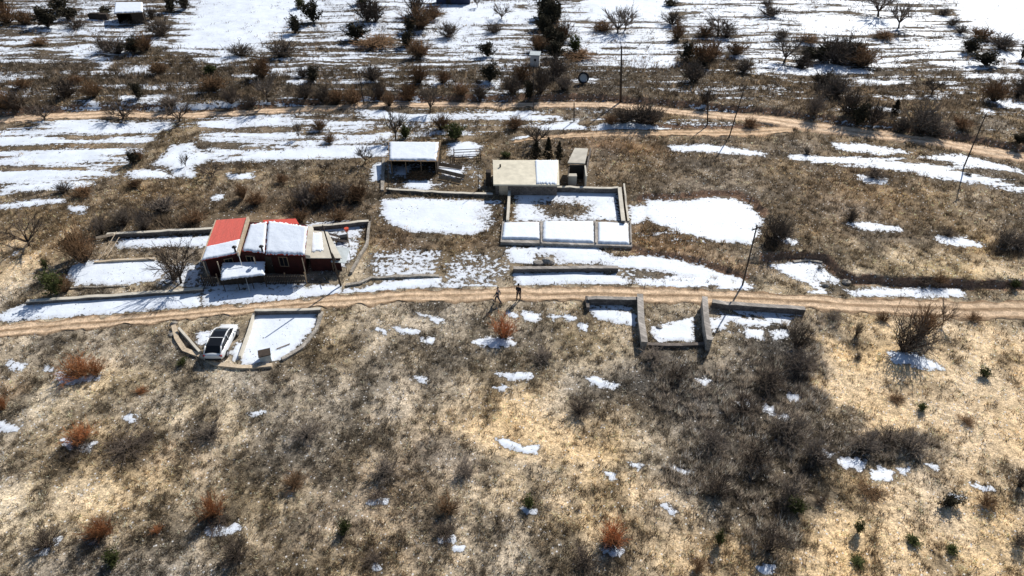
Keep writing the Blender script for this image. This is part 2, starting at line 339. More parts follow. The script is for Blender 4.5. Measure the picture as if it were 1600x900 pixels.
# ------------------------------------------------------------------ snow cover map (photograph outlines dropped on the ground)
SNOW = [
 [(0,490),(30,478),(110,468),(200,462),(310,457),(314,468),(312,478),(250,485),(150,492),(60,500),(0,503),(-120,510),(-120,498)],
 [(318,455),(400,452),(480,448),(530,445),(532,458),(480,465),(400,472),(318,478)],
 [(535,450),(560,452),(600,440),(650,435),(690,433),(690,450),(640,452),(560,460),(535,458)],
 [(690,443),(740,443),(778,444),(780,449),(740,450),(690,452)],
 [(108,420),(125,408),(240,405),(262,420),(240,440),(180,445),(120,445),(106,432)],
 [(185,374),(328,369),(322,386),(260,385),(185,388)],
 [(597,312),(640,309),(700,312),(780,314),(787,325),(772,345),(760,360),(735,367),(690,364),(640,362),(610,350),(597,335)],
 [(805,298),(962,298),(968,345),(805,345)],
 [(790,388),(850,385),(930,386),(960,402),(1000,400),(1060,404),(1120,422),(1160,434),(1100,432),(1040,427),(960,417),(930,411),(800,412)],
 [(805,427),(900,424),(960,429),(985,440),(960,445),(880,444),(805,444)],
 [(1010,312),(1060,314),(1120,307),(1150,310),(1175,322),(1190,345),(1185,370),(1170,388),(1130,380),(1080,370),(1045,358),(1020,350),(1005,335)],
 [(985,322),(1008,322),(1010,345),(990,350)],
 [(1200,415),(1250,407),(1285,411),(1300,427),(1325,443),(1300,455),(1280,457),(1265,442),(1235,430)],
 [(1320,450),(1400,447),(1500,449),(1510,459),(1480,462),(1400,461),(1330,458)],
 [(1000,437),(1060,440),(1110,447),(1060,449),(1005,444)],
 [(1120,446),(1160,443),(1180,451),(1130,453)],
 [(918,482),(960,484),(990,490),(992,508),(960,503),(930,495)], [(922,477),(988,479),(988,483),(922,481)],
 [(1020,510),(1050,507),(1080,497),(1082,532),(1030,532),(1020,520)],
 [(1140,482),(1250,486),(1255,493),(1150,491)], [(1110,500),(1135,502),(1135,515),(1112,514)], [(1150,499),(1200,503),(1198,510),(1160,506)], [(1165,514),(1192,517),(1190,530),(1168,526)],[(1205,520),(1228,516),(1232,524),(1210,529)],[(1196,494),(1236,496),(1230,503),(1200,502)],[(1088,590),(1110,592),(1100,600)],[(1150,625),(1168,622),(1172,632),(1158,634)],[(1232,612),(1250,616),(1246,624),(1234,620)],[(1215,648),(1232,646),(1230,656),(1216,655)],[(945,740),(962,742),(956,750)],[(1285,700),(1300,708),(1296,713)], [(1128,492),(1156,494),(1150,501),(1130,499)],
 [(10,197),(120,188),(272,188),(262,203),(180,208),(80,210),(10,208)],
 [(0,212),(60,213),(150,218),(130,225),(0,232),(-80,233),(-80,214)],
 [(0,243),(80,237),(190,231),(205,240),(180,253),(60,256),(0,259),(-90,260),(-90,244)],
 [(0,266),(80,262),(168,260),(165,272),(90,280),(0,288),(-90,292),(-90,268)],
 [(0,295),(60,287),(130,283),(110,292),(0,303)],
 [(0,320),(50,314),(100,312),(98,319),(30,325),(0,328)],
 [(310,190),(360,182),(420,182),(500,185),(590,191),(560,198),(480,195),(400,200),(320,203)],
 [(318,214),(420,209),(520,207),(612,204),(610,214),(500,216),(400,218),(330,221)],
 [(270,225),(300,222),(310,235),(400,236),(530,223),(605,222),(608,245),(560,247),(400,250),(330,250),(295,262),(268,262),(240,255)],
 [(200,268),(250,264),(265,275),(210,277)], [(270,262),(300,262),(300,273),(272,274)], [(358,272),(390,270),(396,277),(362,277)],
 [(112,326),(135,328),(132,334),(114,332)], [(335,307),(347,306),(346,312),(336,312)],
 [(550,173),(600,173),(640,179),(700,177),(720,184),(680,191),(640,190),(600,183)],
 [(700,178),(830,173),(880,179),(880,186),(800,187),(700,187)],
 [(705,225),(735,221),(750,230),(737,245),(702,243)], [(640,280),(672,282),(668,297),(632,292)], [(690,255),(722,262),(720,276),(690,272)], [(612,258),(640,262),(634,272),(612,270)],
 [(800,215),(830,210),(834,217),(805,222)], [(585,258),(597,255),(595,278),(583,282)],
 [(885,191),(905,190),(911,200),(842,205),(850,196)], [(940,196),(1000,196),(1045,199),(1040,206),(990,207),(930,203)],
 [(1045,226),(1100,224),(1150,229),(1200,237),(1195,242),(1120,237),(1050,233)],
 [(1232,240),(1290,243),(1400,250),(1500,268),(1600,290),(1700,310),(1700,318),(1600,300),(1500,286),(1420,269),(1340,259),(1240,247)],
 [(1300,222),(1350,225),(1420,240),(1380,243),(1310,233)], [(1440,248),(1500,242),(1600,266),(1700,285),(1700,290),(1600,273),(1500,259)],
 [(1325,350),(1350,347),(1405,355),(1410,362),(1350,360)], [(1465,370),(1500,372),(1540,385),(1500,385),(1470,378)], [(1345,274),(1385,279),(1380,286),(1350,281)], [(1213,372),(1240,380),(1238,388),(1216,382)], [(1560,388),(1600,390),(1600,394),(1560,392)],
 [(1390,548),(1430,549),(1470,572),(1476,580),(1440,577),(1400,562)],
 [(90,584),(108,588),(155,590),(130,595),(95,597)], [(0,658),(12,665),(28,667),(25,672),(0,674)], [(100,687),(112,694),(135,694),(148,692),(140,703),(110,700)],
 [(322,822),(345,818),(356,822),(368,812),(371,825),(345,833),(322,833)], [(57,860),(74,858),(72,865),(60,866)], [(138,845),(152,843),(150,852),(140,852)], [(84,842),(92,840),(90,847)],
 [(573,780),(608,779),(604,785),(580,785)], [(686,842),(708,836),(713,846),(690,848)], [(708,856),(724,854),(722,862),(710,862)], [(580,882),(590,876),(594,887),(584,889)],
 [(940,862),(948,850),(960,852),(973,862),(968,871),(945,868)], [(816,795),(838,797),(838,804),(824,805)],
 [(776,684),(800,690),(818,698),(842,698),(840,707),(815,706),(790,697)], [(1310,717),(1340,713),(1352,719),(1345,731),(1318,728)], [(1362,736),(1382,728),(1395,738),(1394,749),(1366,746)],
 [(1183,884),(1212,881),(1205,894),(1188,893)], [(1033,789),(1042,790),(1058,800),(1050,803)], [(1050,729),(1080,735),(1066,740)], [(983,724),(1003,728),(996,732)], [(1405,730),(1420,733),(1412,738)], [(1448,726),(1464,728),(1458,734)],
 [(740,534),(765,528),(800,530),(803,538),(776,542),(750,538)], [(618,512),(630,515),(655,517),(650,521),(626,520)], [(590,516),(607,517),(600,521)], [(672,494),(690,499),(686,503),(674,499)], [(648,490),(664,493),(656,495)],
 [(820,487),(842,490),(840,499),(822,497)], [(857,490),(870,494),(866,499)], [(882,493),(900,496),(898,501),(884,499)], [(905,505),(916,507),(914,515),(907,513)], [(795,487),(806,490),(802,495)],
 [(776,583),(830,584),(828,590),(795,592)], [(660,530),(676,529),(672,536)], [(915,588),(935,590),(963,601),(958,606),(925,597)], [(648,588),(666,591),(664,597),(654,594)], [(768,604),(788,602),(786,607)],
 [(1525,760),(1550,765),(1540,768)], [(1478,770),(1502,777),(1496,781)], [(388,644),(411,641),(400,648)], [(198,650),(206,648),(212,656),(202,657)], [(1195,632),(1210,636),(1208,646),(1196,642)], [(15,566),(36,570),(30,576),(16,574)], [(70,575),(80,577),(78,581)],
 [(1265,456),(1290,455),(1288,462),(1270,460)], [(308,522),(328,518),(332,530),(324,537),(312,534)],
 # courtyard behind the parked car
 [(400,488),(497,487),(490,512),(466,542),(436,562),(400,573),(374,572),(386,530)],
 [(362,548),(376,536),(380,556),(366,562)],
 # upper fields
 [(275,62),(300,0),(440,-10),(520,30),(430,55),(420,80),(340,80),(270,80)], [(520,-10),(830,-10),(835,30),(800,55),(700,50),(600,40),(560,28)], [(670,58),(830,52),(838,75),(690,78)],
 [(878,-10),(1048,-10),(1052,60),(1000,60),(940,40),(885,38)], [(920,90),(1050,88),(1056,104),(960,105),(905,100)],
 [(1060,-10),(1450,-10),(1500,45),(1400,60),(1270,50),(1190,50),(1075,45)], [(1462,-10),(1720,-10),(1720,60),(1600,68),(1520,52)],
 [(1080,62),(1140,62),(1148,72),(1084,72)], [(1180,102),(1260,108),(1290,94),(1340,108),(1380,116),(1260,118),(1180,114)], [(1500,112),(1540,104),(1600,118),(1600,124),(1510,124)],
 [(25,8),(82,10),(84,26),(40,22)], [(125,0),(178,2),(176,20),(130,18)], [(90,30),(175,28),(180,38),(100,40)], [(0,40),(60,40),(180,42),(230,40),(160,55),(0,55)],
 [(150,108),(165,99),(176,100),(160,112)], [(190,108),(230,106),(232,114),(195,116)], [(238,62),(262,64),(258,72),(240,70)], [(310,92),(370,88),(378,96),(340,100)],
 [(425,112),(480,105),(476,112),(430,117)], [(458,122),(468,116),(476,134),(470,140),(456,134)], [(555,106),(600,103),(622,108),(620,115),(560,114)], [(598,120),(616,120),(614,126),(600,126)], [(535,132),(590,130),(588,138),(538,137)],
 [(665,128),(690,126),(710,130),(690,138),(668,136)], [(730,150),(790,152),(786,158),(735,157)], [(735,96),(780,96),(778,102),(740,102)], [(755,132),(780,132),(776,140),(758,139)], [(0,120),(60,120),(75,124),(30,132),(0,136)],
 [(20,143),(40,142),(38,147)], [(195,160),(260,157),(255,163),(200,164)], [(120,165),(150,162),(150,168)], [(280,168),(370,167),(366,171),(284,171)], [(370,122),(400,124),(398,130),(374,128)], [(895,132),(928,131),(932,137),(898,138)],
 [(1340,126),(1425,127),(1420,132),(1350,131)], [(1460,128),(1485,128),(1480,134)], [(1545,160),(1600,165),(1600,172),(1560,170)], [(1370,175),(1400,176),(1400,181),(1376,180)], [(1570,134),(1586,138),(1580,141)], [(1530,174),(1544,175),(1540,178)],
 [(290,235),(310,236),(300,250)],
]
# partly covered ground: outline, coverage (-1..1), streakiness
ZONES = [
 ([(-200,36),(255,36),(165,100),(-200,106)], .10, .9), ([(-200,-40),(260,-40),(240,38),(-200,40)], .0, .5), ([(-200,104),(170,100),(260,60),(420,75),(840,80),(840,160),(-200,168)], -.28, .7),
 ([(260,-40),(850,-40),(845,60),(640,85),(270,85)], .28, .5), ([(400,62),(930,60),(930,106),(400,112)], -.02, .8), ([(860,-40),(1056,-40),(1060,108),(920,104),(870,60)], .25, .6),
 ([(1050,-40),(1480,-40),(1600,60),(1800,90),(1800,130),(1600,120),(1380,112),(1070,88)], .14, 1.0), ([(1340,105),(1600,110),(1600,170),(1420,140)], -.25, .8),
 ([(950,412),(1010,400),(1180,436),(1180,452),(1000,448),(960,440)], .0, .5), ([(575,395),(640,386),(690,388),(690,432),(590,440),(575,425)], .10, .0), ([(695,400),(730,388),(785,402),(785,446),(690,448)], .02, .0), ([(785,388),(800,388),(802,412),(785,440)], .1, 0),
 ([(600,180),(1040,192),(1040,208),(840,216),(750,225),(600,220)], -.16, .6), ([(600,250),(770,250),(765,300),(600,300)], -.12, .2), ([(310,180),(600,180),(610,250),(310,256)], -.1, .8), ([(-100,186),(275,186),(205,262),(130,298),(-100,306)], .02, .9),
 ([(0,385),(45,385),(50,410),(0,425)], -.12, .2), ([(480,345),(575,342),(560,395),(545,420),(490,425),(478,400)], .15, .2), ([(1230,232),(1600,262),(1600,300),(1240,248)], -.2, .8), ([(985,350),(1120,372),(1160,395),(1050,385),(990,372)], -.22, .5),
 ([(915,475),(1000,478),(1000,512),(915,508)], -.15, .3), ([(1105,480),(1262,484),(1255,525),(1110,522)], -.12, .3), ([(262,410),(320,405),(320,450),(240,450)], .1, .1), ([(320,440),(480,440),(485,452),(320,456)], .35, 0),
 ([(1170,540),(1290,560),(1260,680),(1150,660)], -.30, .0), ([(940,560),(1100,560),(1100,640),(940,640)], -.42, 0), ([(1300,700),(1600,740),(1600,800),(1320,740)], -.40, 0), ([(-200,560),(560,600),(560,900),(-200,900)], -.47, 0), ([(560,480),(960,490),(960,610),(560,600)], -.5, .0), ([(1440,150),(1800,180),(1800,240),(1500,215)], -.35, .5),
]
CLEAN = [[(290,70),(320,-10),(440,-40),(470,20),(400,70),(330,74)],[(885,-40),(1040,-40),(1042,30),(930,34)],[(1466,-40),(1800,-40),(1800,66),(1620,70),(1530,52)],[(700,10),(800,10),(820,36),(700,38)],[(1240,28),(1420,30),(1410,44),(1260,42)],[(1196,104),(1260,110),(1290,98),(1340,110),(1260,116)]]
HOLES = [  # bare ground inside snow
 [(838,322),(862,314),(905,318),(920,324),(915,336),(890,341),(860,338)], [(765,322),(792,318),(790,350),(765,352)], [(840,402),(862,400),(868,412),(838,412)], [(1276,436),(1290,438),(1318,440),(1318,452),(1296,453)],
 [(185,232),(215,232),(212,246),(190,246)],
]
def snow_field(X, Y):
    """>0 means snow before the fine noise; second value streakiness"""
    wd = np.clip(.009*np.hypot(Y, X), .12, 3)
    s = np.where(Y > 88, -.30, -.55); st = np.where(Y > 88, .6, 0.0)
    far = np.clip((Y-165)/12, 0, 1); s = s*(1-far)+.1*far
    for z, c, k in ZONES:
        d = sstep(poly_sd(W2(z), X, Y)/(wd*2.2)*.5+.5)
        s = np.where(d > 0, s*(1-d)+c*d, s); st = st*(1-d)+k*d
    for z in SNOW:
        d = poly_sd(W2(z), X, Y)/wd
        big = max(q[0] for q in z)-min(q[0] for q in z)
        s = np.maximum(s, np.clip(d*.42+(.05 if big > 75 else .17), -1, 1))
    for z in HOLES:
        d = poly_sd(W2(z), X, Y)/wd
        s = np.minimum(s, np.clip(-d*.16, -.3, 1))
    s = np.where(Y > 97, np.minimum(s, .24), s); st = np.where((Y > 97), np.maximum(st, .8), st)
    for z in CLEAN:
        d = sstep(poly_sd(W2(z), X, Y)/4+.5); s = s*(1-d)+.62*d; st = st*(1-d)+.15*d
    for pl in ROADPOLY:
        d = poly_sd(pl, X, Y)
        s = np.where(d > -.1, -1, s)
    return s, st

# ------------------------------------------------------------------ vegetation tone map: (px,py,rx,ry, colour, strength)
BASE_T = np.array((.53, .43, .305))
CREAM = (.90, .66, .39); DARK = (.30, .26, .21); BROWN = (.50, .37, .25); GREY = (.50, .41, .29); ORANGE = (.66, .43, .24); GOLD = (.72, .57, .36)
TONES = [
 (1430,580,165,85,CREAM,1),(1500,640,160,70,CREAM,.9),(1560,600,120,110,CREAM,.95),(1330,600,55,60,CREAM,.8),(1500,690,110,40,CREAM,.75),(780,655,90,40,CREAM,.85),(880,690,100,40,CREAM,.75),(650,650,60,30,CREAM,.5),
 (960,780,120,35,CREAM,.55),(1080,850,100,50,CREAM,.8),(1330,790,120,50,CREAM,.8),(1350,870,160,60,CREAM,.8),(1540,820,110,90,CREAM,.6),(1000,640,50,30,CREAM,.5),
 (70,620,80,40,GOLD,.5),(50,790,110,60,GOLD,.55),(140,770,120,25,CREAM,.35),(430,780,90,30,GOLD,.4),(240,600,150,40,GOLD,.35),(340,640,100,30,GOLD,.3),(30,400,60,60,CREAM,.6),(60,350,80,30,GOLD,.4),(340,500,120,14,GOLD,.4),(1440,410,130,40,GOLD,.5),(1500,330,120,60,GOLD,.4),(1350,300,100,50,ORANGE,.25),(1560,410,60,40,CREAM,.5),
 (470,740,80,50,GREY,.4),(500,640,140,60,GREY,.4),(620,730,120,60,BROWN,.4),(560,820,130,60,BROWN,.4),(230,720,110,30,BROWN,.4),
 (1110,620,120,60,DARK,.75),(1220,600,70,70,DARK,.95),(1180,700,120,70,DARK,.9),(1010,600,90,50,DARK,.55),(900,540,80,30,GREY,.7),(1060,550,60,20,DARK,.6),(1240,540,45,35,DARK,.95),(1260,670,50,90,DARK,.9),
 (1390,695,90,28,DARK,.8),(1100,740,90,45,DARK,.8),(1210,840,60,60,DARK,.75),(1210,760,60,40,DARK,.7),(1000,700,60,40,GREY,.5),(800,560,140,40,GREY,.5),(1280,510,60,16,DARK,.7),
 (210,330,130,35,GREY,.7),(510,300,100,30,DARK,.6),(480,330,100,25,BROWN,.5),(270,310,100,20,BROWN,.4),(420,270,120,16,GOLD,.4),(640,378,60,12,BROWN,.5),(740,378,50,10,BROWN,.5),
 (1100,265,170,30,GREY,.4),(1000,240,80,30,BROWN,.3),(1050,390,70,20,ORANGE,.7),(1120,425,80,18,ORANGE,.6),(960,225,90,12,ORANGE,.7),(610,370,30,30,ORANGE,.4),(130,240,30,12,ORANGE,.4),(290,200,30,20,GOLD,.6),(250,225,30,25,GOLD,.6),(740,270,20,40,GOLD,.6),
 (400,130,460,40,DARK,.55),(1050,140,200,25,GREY,.6),(1350,150,200,30,BROWN,.4),(1500,190,120,25,GREY,.4),(650,40,20,50,DARK,.8),(857,50,22,60,DARK,.9),(1310,95,60,20,DARK,.8),(700,210,80,18,GOLD,.3),
 (5,620,20,30,ORANGE,.5),(640,450,30,30,BROWN,.2),(565,415,22,35,GOLD,.5),(1240,395,60,20,GREY,.4),(1000,355,40,20,ORANGE,.4),
]
TW = []
for a, b, rx, ry, c, k in TONES:
    p = P(a, b); q = P(a+rx, b); r1 = abs(q.x-p.x); r2 = abs(P(a, b-ry).y-P(a, b+ry).y)/2
    TW.append((p.x, p.y, r1, r2, np.array(c), k))
def tone(X, Y):
    t = np.tile(BASE_T, (len(X), 1))
    jx = X+1.6*fbm(X/3.0, Y/3.0, 41, 3)*2; jy = Y+1.6*fbm(X/3.0, Y/3.0, 57, 3)*2
    for cx, cy, rx, ry, c, k in TW:
        d = ((jx-cx)/rx)**2+((jy-cy)/ry)**2
        wgt = (np.exp(-np.clip(d, 0, 20)**1.6*.9)*k)[:, None]
        t = t*(1-wgt)+c*wgt
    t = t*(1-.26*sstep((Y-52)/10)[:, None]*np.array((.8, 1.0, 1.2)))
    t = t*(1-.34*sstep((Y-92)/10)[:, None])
    b = fbm(X/1.7, Y/2.6, 71, 4)[:, None]
    t = t*(1+.6*b)
    c2 = fbm(X/5.5, Y/5.5, 77, 2)
    t[:, 0] *= 1+.10*c2; t[:, 2] *= 1-.22*c2
    mx = t.max(1, keepdims=True); t = t*np.minimum(1, .88/np.maximum(mx, 1e-6))
    return np.clip(t, .02, .9)

# ------------------------------------------------------------------ ground sheet
def make_ground():
    ys = [14.0]
    while ys[-1] < 178: ys.append(ys[-1]*1.0046)
    ys = [-2500, -1200, -500, -200, -80, -30, -10, 0, 6, 10, 12]+ys+[182, 190, 205, 230, 270, 340, 450, 620, 900, 1400, 2200, 3500]
    us = list(np.linspace(-1, 1, 721)); us = [-60, -30, -14, -7, -4, -2.4, -1.7, -1.35, -1.15]+us+[1.15, 1.35, 1.7, 2.4, 4, 7, 14, 30, 60]
    ys = np.array(ys); us = np.array(us)
    hw = np.where(ys < 14, 36.5, .75*np.minimum(ys, 178)+26)
    X = (us[None, :]*hw[:, None]).ravel(); Y = np.repeat(ys, len(us))
    Z = H(X, Y)
    s, st = snow_field(X, Y)
    Z = Z+.05*sstep(s*2)+np.where((Y > 14) & (Y < 175), .035*fbm(X/.35, Y/.35, 3, 2)*(s < 0), 0)
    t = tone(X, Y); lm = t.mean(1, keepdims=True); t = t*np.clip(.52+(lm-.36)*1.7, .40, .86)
    bf = bank_face(X, Y)[:, None]; t = t*(1-bf)+np.array((.27, .16, .10))*bf  # bare earth on bank faces, darkened to carry the shade of the slope
    nr, nc = len(ys), len(us)
    idx = np.arange(nr*nc).reshape(nr, nc)
    q = np.stack([idx[:-1, :-1], idx[:-1, 1:], idx[1:, 1:], idx[1:, :-1]], -1).reshape(-1, 4)
    me = bpy.data.meshes.new('ground'); nv = nr*nc; nf = len(q)
    me.vertices.add(nv); me.vertices.foreach_set('co', np.stack([X, Y, Z], -1).astype('f').ravel())
    me.loops.add(nf*4); me.loops.foreach_set('vertex_index', q.ravel().astype('i'))
    me.polygons.add(nf); me.polygons.foreach_set('loop_start', np.arange(0, nf*4, 4, dtype='i'))
    me.update(calc_edges=True)
    me.polygons.foreach_set('use_smooth', np.ones(nf, bool))
    a = me.attributes.new('snow', 'FLOAT', 'POINT'); a.data.foreach_set('value', s.astype('f'))
    a = me.attributes.new('streak', 'FLOAT', 'POINT'); a.data.foreach_set('value', st.astype('f'))
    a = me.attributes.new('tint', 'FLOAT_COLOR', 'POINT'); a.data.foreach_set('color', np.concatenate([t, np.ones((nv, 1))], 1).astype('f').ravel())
    m, n, l, b = new_mat('scrubby earth with melting snow')
    geo = n.new('ShaderNodeNewGeometry'); pos = geo.outputs['Position']
    sa = N(n, 'ShaderNodeAttribute', attribute_name='snow').outputs['Fac']; sk = N(n, 'ShaderNodeAttribute', attribute_name='streak').outputs['Fac']
    tint = N(n, 'ShaderNodeAttribute', attribute_name='tint').outputs['Color']
    mp = n.new('ShaderNodeMapping'); mp.inputs['Scale'].default_value = (.07, .50, 1); mp.inputs['Rotation'].default_value = (0, 0, R(-2)); l.new(pos, mp.inputs[0])
    n1 = noise(n, l, pos, 2.2, 6, .65); n2 = noise(n, l, pos, .45, 5, .6); n3 = noise(n, l, mp.outputs[0], 1.0, 6, .62); n4 = noise(n, l, pos, 9, 3, .6)
    e = math_(n, l, 'MULTIPLY', math_(n, l, 'SUBTRACT', n1, .5), 1.7)
    e2 = math_(n, l, 'MULTIPLY', math_(n, l, 'SUBTRACT', n2, .5), .7)
    e3 = math_(n, l, 'MULTIPLY', math_(n, l, 'MULTIPLY', math_(n, l, 'SUBTRACT', n3, .5), 5.5), sk)
    s_ = math_(n, l, 'ADD', math_(n, l, 'ADD', sa, e), math_(n, l, 'ADD', e2, e3))
    mask = maprange(n, l, s_, -.02, .05)
    # bare specks and stalk holes poking through the snow
    n5 = noise(n, l, pos, 3.4, 3, .7); n6 = noise(n, l, pos, .25, 2, .5)
    thr = math_(n, l, 'ADD', n5, math_(n, l, 'MULTIPLY', n6, .35))
    spk = maprange(n, l, thr, .845, .865, 1, 0)
    mask = math_(n, l, 'MULTIPLY', mask, spk)
    sp = maprange(n, l, n4, .3, .7, .45, 1.5); sp2 = maprange(n, l, n1, .35, .65, .6, 1.35)
    k = math_(n, l, 'MULTIPLY', sp, sp2)
    snow_rim = maprange(n, l, s_, -.30, -.03, 1, .42)  # soil darkens in a narrow band just outside the snow
    k = math_(n, l, 'MULTIPLY', k, snow_rim)
    vm = n.new('ShaderNodeVectorMath'); vm.operation = 'SCALE'; l.new(tint, vm.inputs[0]); l.new(k, vm.inputs['Scale'])
    # pale pebbles
    vo = n.new('ShaderNodeTexVoronoi'); vo.inputs['Scale'].default_value = 2.6; l.new(pos, vo.inputs['Vector'])
    peb = maprange(n, l, vo.outputs['Distance'], .16, .19, 1, 0)
    pk = math_(n, l, 'MULTIPLY', peb, maprange(n, l, n2, .42, .50))
    soil = mixc(n, l, pk, vm.outputs[0], (.72, .70, .68))
    th = maprange(n, l, s_, .0, .45); gs = maprange(n, l, n2, .35, .65, .90, 1.02)
    sv = n.new('ShaderNodeVectorMath'); sv.operation = 'SCALE'; l.new(mixc(n, l, th, (.62, .64, .68), SNOW_C), sv.inputs[0]); l.new(gs, sv.inputs['Scale'])
    col = mixc(n, l, mask, soil, sv.outputs[0])
    l.new(col, b.inputs['Base Color'])
    l.new(maprange(n, l, mask, 0, 1, .95, .6), b.inputs['Roughness']); b.inputs['Specular IOR Level'].default_value = .2
    bp = n.new('ShaderNodeBump'); bp.inputs['Distance'].default_value = .12
    hh = math_(n, l, 'ADD', math_(n, l, 'MULTIPLY', n1, math_(n, l, 'SUBTRACT', 1.25, mask)), math_(n, l, 'MULTIPLY', mask, math_(n, l, 'ADD', .35, math_(n, l, 'MULTIPLY', n2, .9))))
    l.new(hh, bp.inputs['Height']); bp.inputs['Strength'].default_value = .8; l.new(bp.outputs[0], b.inputs['Normal'])
    o = link('ground', me, m); tag(o, kind='structure')
make_ground()

# ------------------------------------------------------------------ dirt roads
def road_mat(name, c1, c2, dark):
    m, n, l, b = new_mat(name)
    pos = n.new('ShaderNodeNewGeometry').outputs['Position']
    v = N(n, 'ShaderNodeAttribute', attribute_name='across').outputs['Fac']
    s = N(n, 'ShaderNodeAttribute', attribute_name='along').outputs['Fac']
    mp = n.new('ShaderNodeMapping'); mp.inputs['Scale'].default_value = (.18, 1.5, 1); l.new(pos, mp.inputs[0])
    a = noise(n, l, pos, 1.6, 6, .65); st = noise(n, l, mp.outputs[0], 1.3, 5, .6); f = noise(n, l, pos, 9, 4, .6); g = noise(n, l, pos, .12, 2, .5)
    vv = math_(n, l, 'ADD', v, math_(n, l, 'MULTIPLY', math_(n, l, 'SUBTRACT', g, .5), .25))
    def rut(c, w_): return maprange(n, l, math_(n, l, 'ABSOLUTE', math_(n, l, 'SUBTRACT', vv, c)), w_*.4, w_, 1, 0, True)
    ru = math_(n, l, 'MAXIMUM', rut(.3, .16), rut(.7, .16))
    t = math_(n, l, 'ADD', math_(n, l, 'MULTIPLY', ru, .55), math_(n, l, 'MULTIPLY', maprange(n, l, st, .35, .65), .5))
    col = mixc(n, l, maprange(n, l, t, .15, .85), c2, c1)
    edge = maprange(n, l, math_(n, l, 'ADD', v, math_(n, l, 'MULTIPLY', math_(n, l, 'SUBTRACT', a, .5), .25)), .02, .16, 0, 1)
    col = mixc(n, l, edge, dark, col)
    k = math_(n, l, 'MULTIPLY', maprange(n, l, f, .3, .7, .55, 1.25), maprange(n, l, a, .35, .65, .65, 1.2))
    vm = n.new('ShaderNodeVectorMath'); vm.operation = 'SCALE'; l.new(col, vm.inputs[0]); l.new(k, vm.inputs['Scale'])
    l.new(vm.outputs[0], b.inputs['Base Color']); b.inputs['Roughness'].default_value = 1; b.inputs['Specular IOR Level'].default_value = .1
    bp = n.new('ShaderNodeBump'); bp.inputs['Distance'].default_value = .05; l.new(a, bp.inputs['Height']); l.new(bp.outputs[0], b.inputs['Normal'])
    return m
def resamp(pts, n):
    p = np.array(pts); d = np.r_[0, np.cumsum(np.hypot(*np.diff(p, axis=0).T))]; t = np.linspace(0, d[-1], n)
    return np.stack([np.interp(t, d, p[:, 0]), np.interp(t, d, p[:, 1])], 1)
def make_road(name, up, lo, mat, rag, lift=.07):
    n, c = 700, 14
    # same parameter along both edges
    A = np.array(W2(up)); B = np.array(W2(lo)); tt = np.linspace(0, len(A)-1, n)
    A = np.stack([np.interp(tt, range(len(A)), A[:, k]) for k in (0, 1)], 1); B = np.stack([np.interp(tt, range(len(B)), B[:, k]) for k in (0, 1)], 1)
    ja = fbm(A[:, 0]/1.2, A[:, 1]/1.2, 91, 4)*rag; jb = fbm(B[:, 0]/1.2, B[:, 1]/1.2, 95, 4)*rag
    V = []; ac = []
    for j in range(c+1):
        v = j/c; q = A*(1-v)+B*v; q[:, 1] += ja*(1-v)**5+jb*v**5; V.append(q); ac.append(np.full(n, v))
    V = np.stack(V, 1).reshape(-1, 2); ac = np.stack(ac, 1).ravel()
    Z = H(V[:, 0], V[:, 1])+lift*np.where((ac < .01) | (ac > .99), -1.2, 1) - .04*np.exp(-((ac-.3)/.07)**2)-.04*np.exp(-((ac-.7)/.07)**2)
    idx = np.arange(n*(c+1)).reshape(n, c+1)
    F = np.stack([idx[:-1, :-1], idx[:-1, 1:], idx[1:, 1:], idx[1:, :-1]], -1).reshape(-1, 4)[:, ::-1]
    me = bpy.data.meshes.new(name); me.from_pydata(np.column_stack([V, Z]).tolist(), [], F.tolist()); me.update()
    a = me.attributes.new('across', 'FLOAT', 'POINT'); a.data.foreach_set('value', ac.astype('f'))
    me.polygons.foreach_set('use_smooth', [True]*len(me.polygons))
    tag(link(name, me, mat), kind='structure')
make_road('dirt_road', NEAR_UP, NEAR_LO, road_mat('packed pale earth', (.80, .59, .40), (.36, .245, .15), (.13, .08, .05)), .95)
make_road('far_dirt_road', FAR_UP, FAR_LO, road_mat('reddish earth track', (.88, .66, .46), (.58, .40, .26), (.10, .05, .03)), 1.0)
make_road('side_track', BR_UP, BR_LO, road_mat('orange earth track', (.80, .58, .38), (.50, .33, .20), (.14, .08, .05)), 1.0)

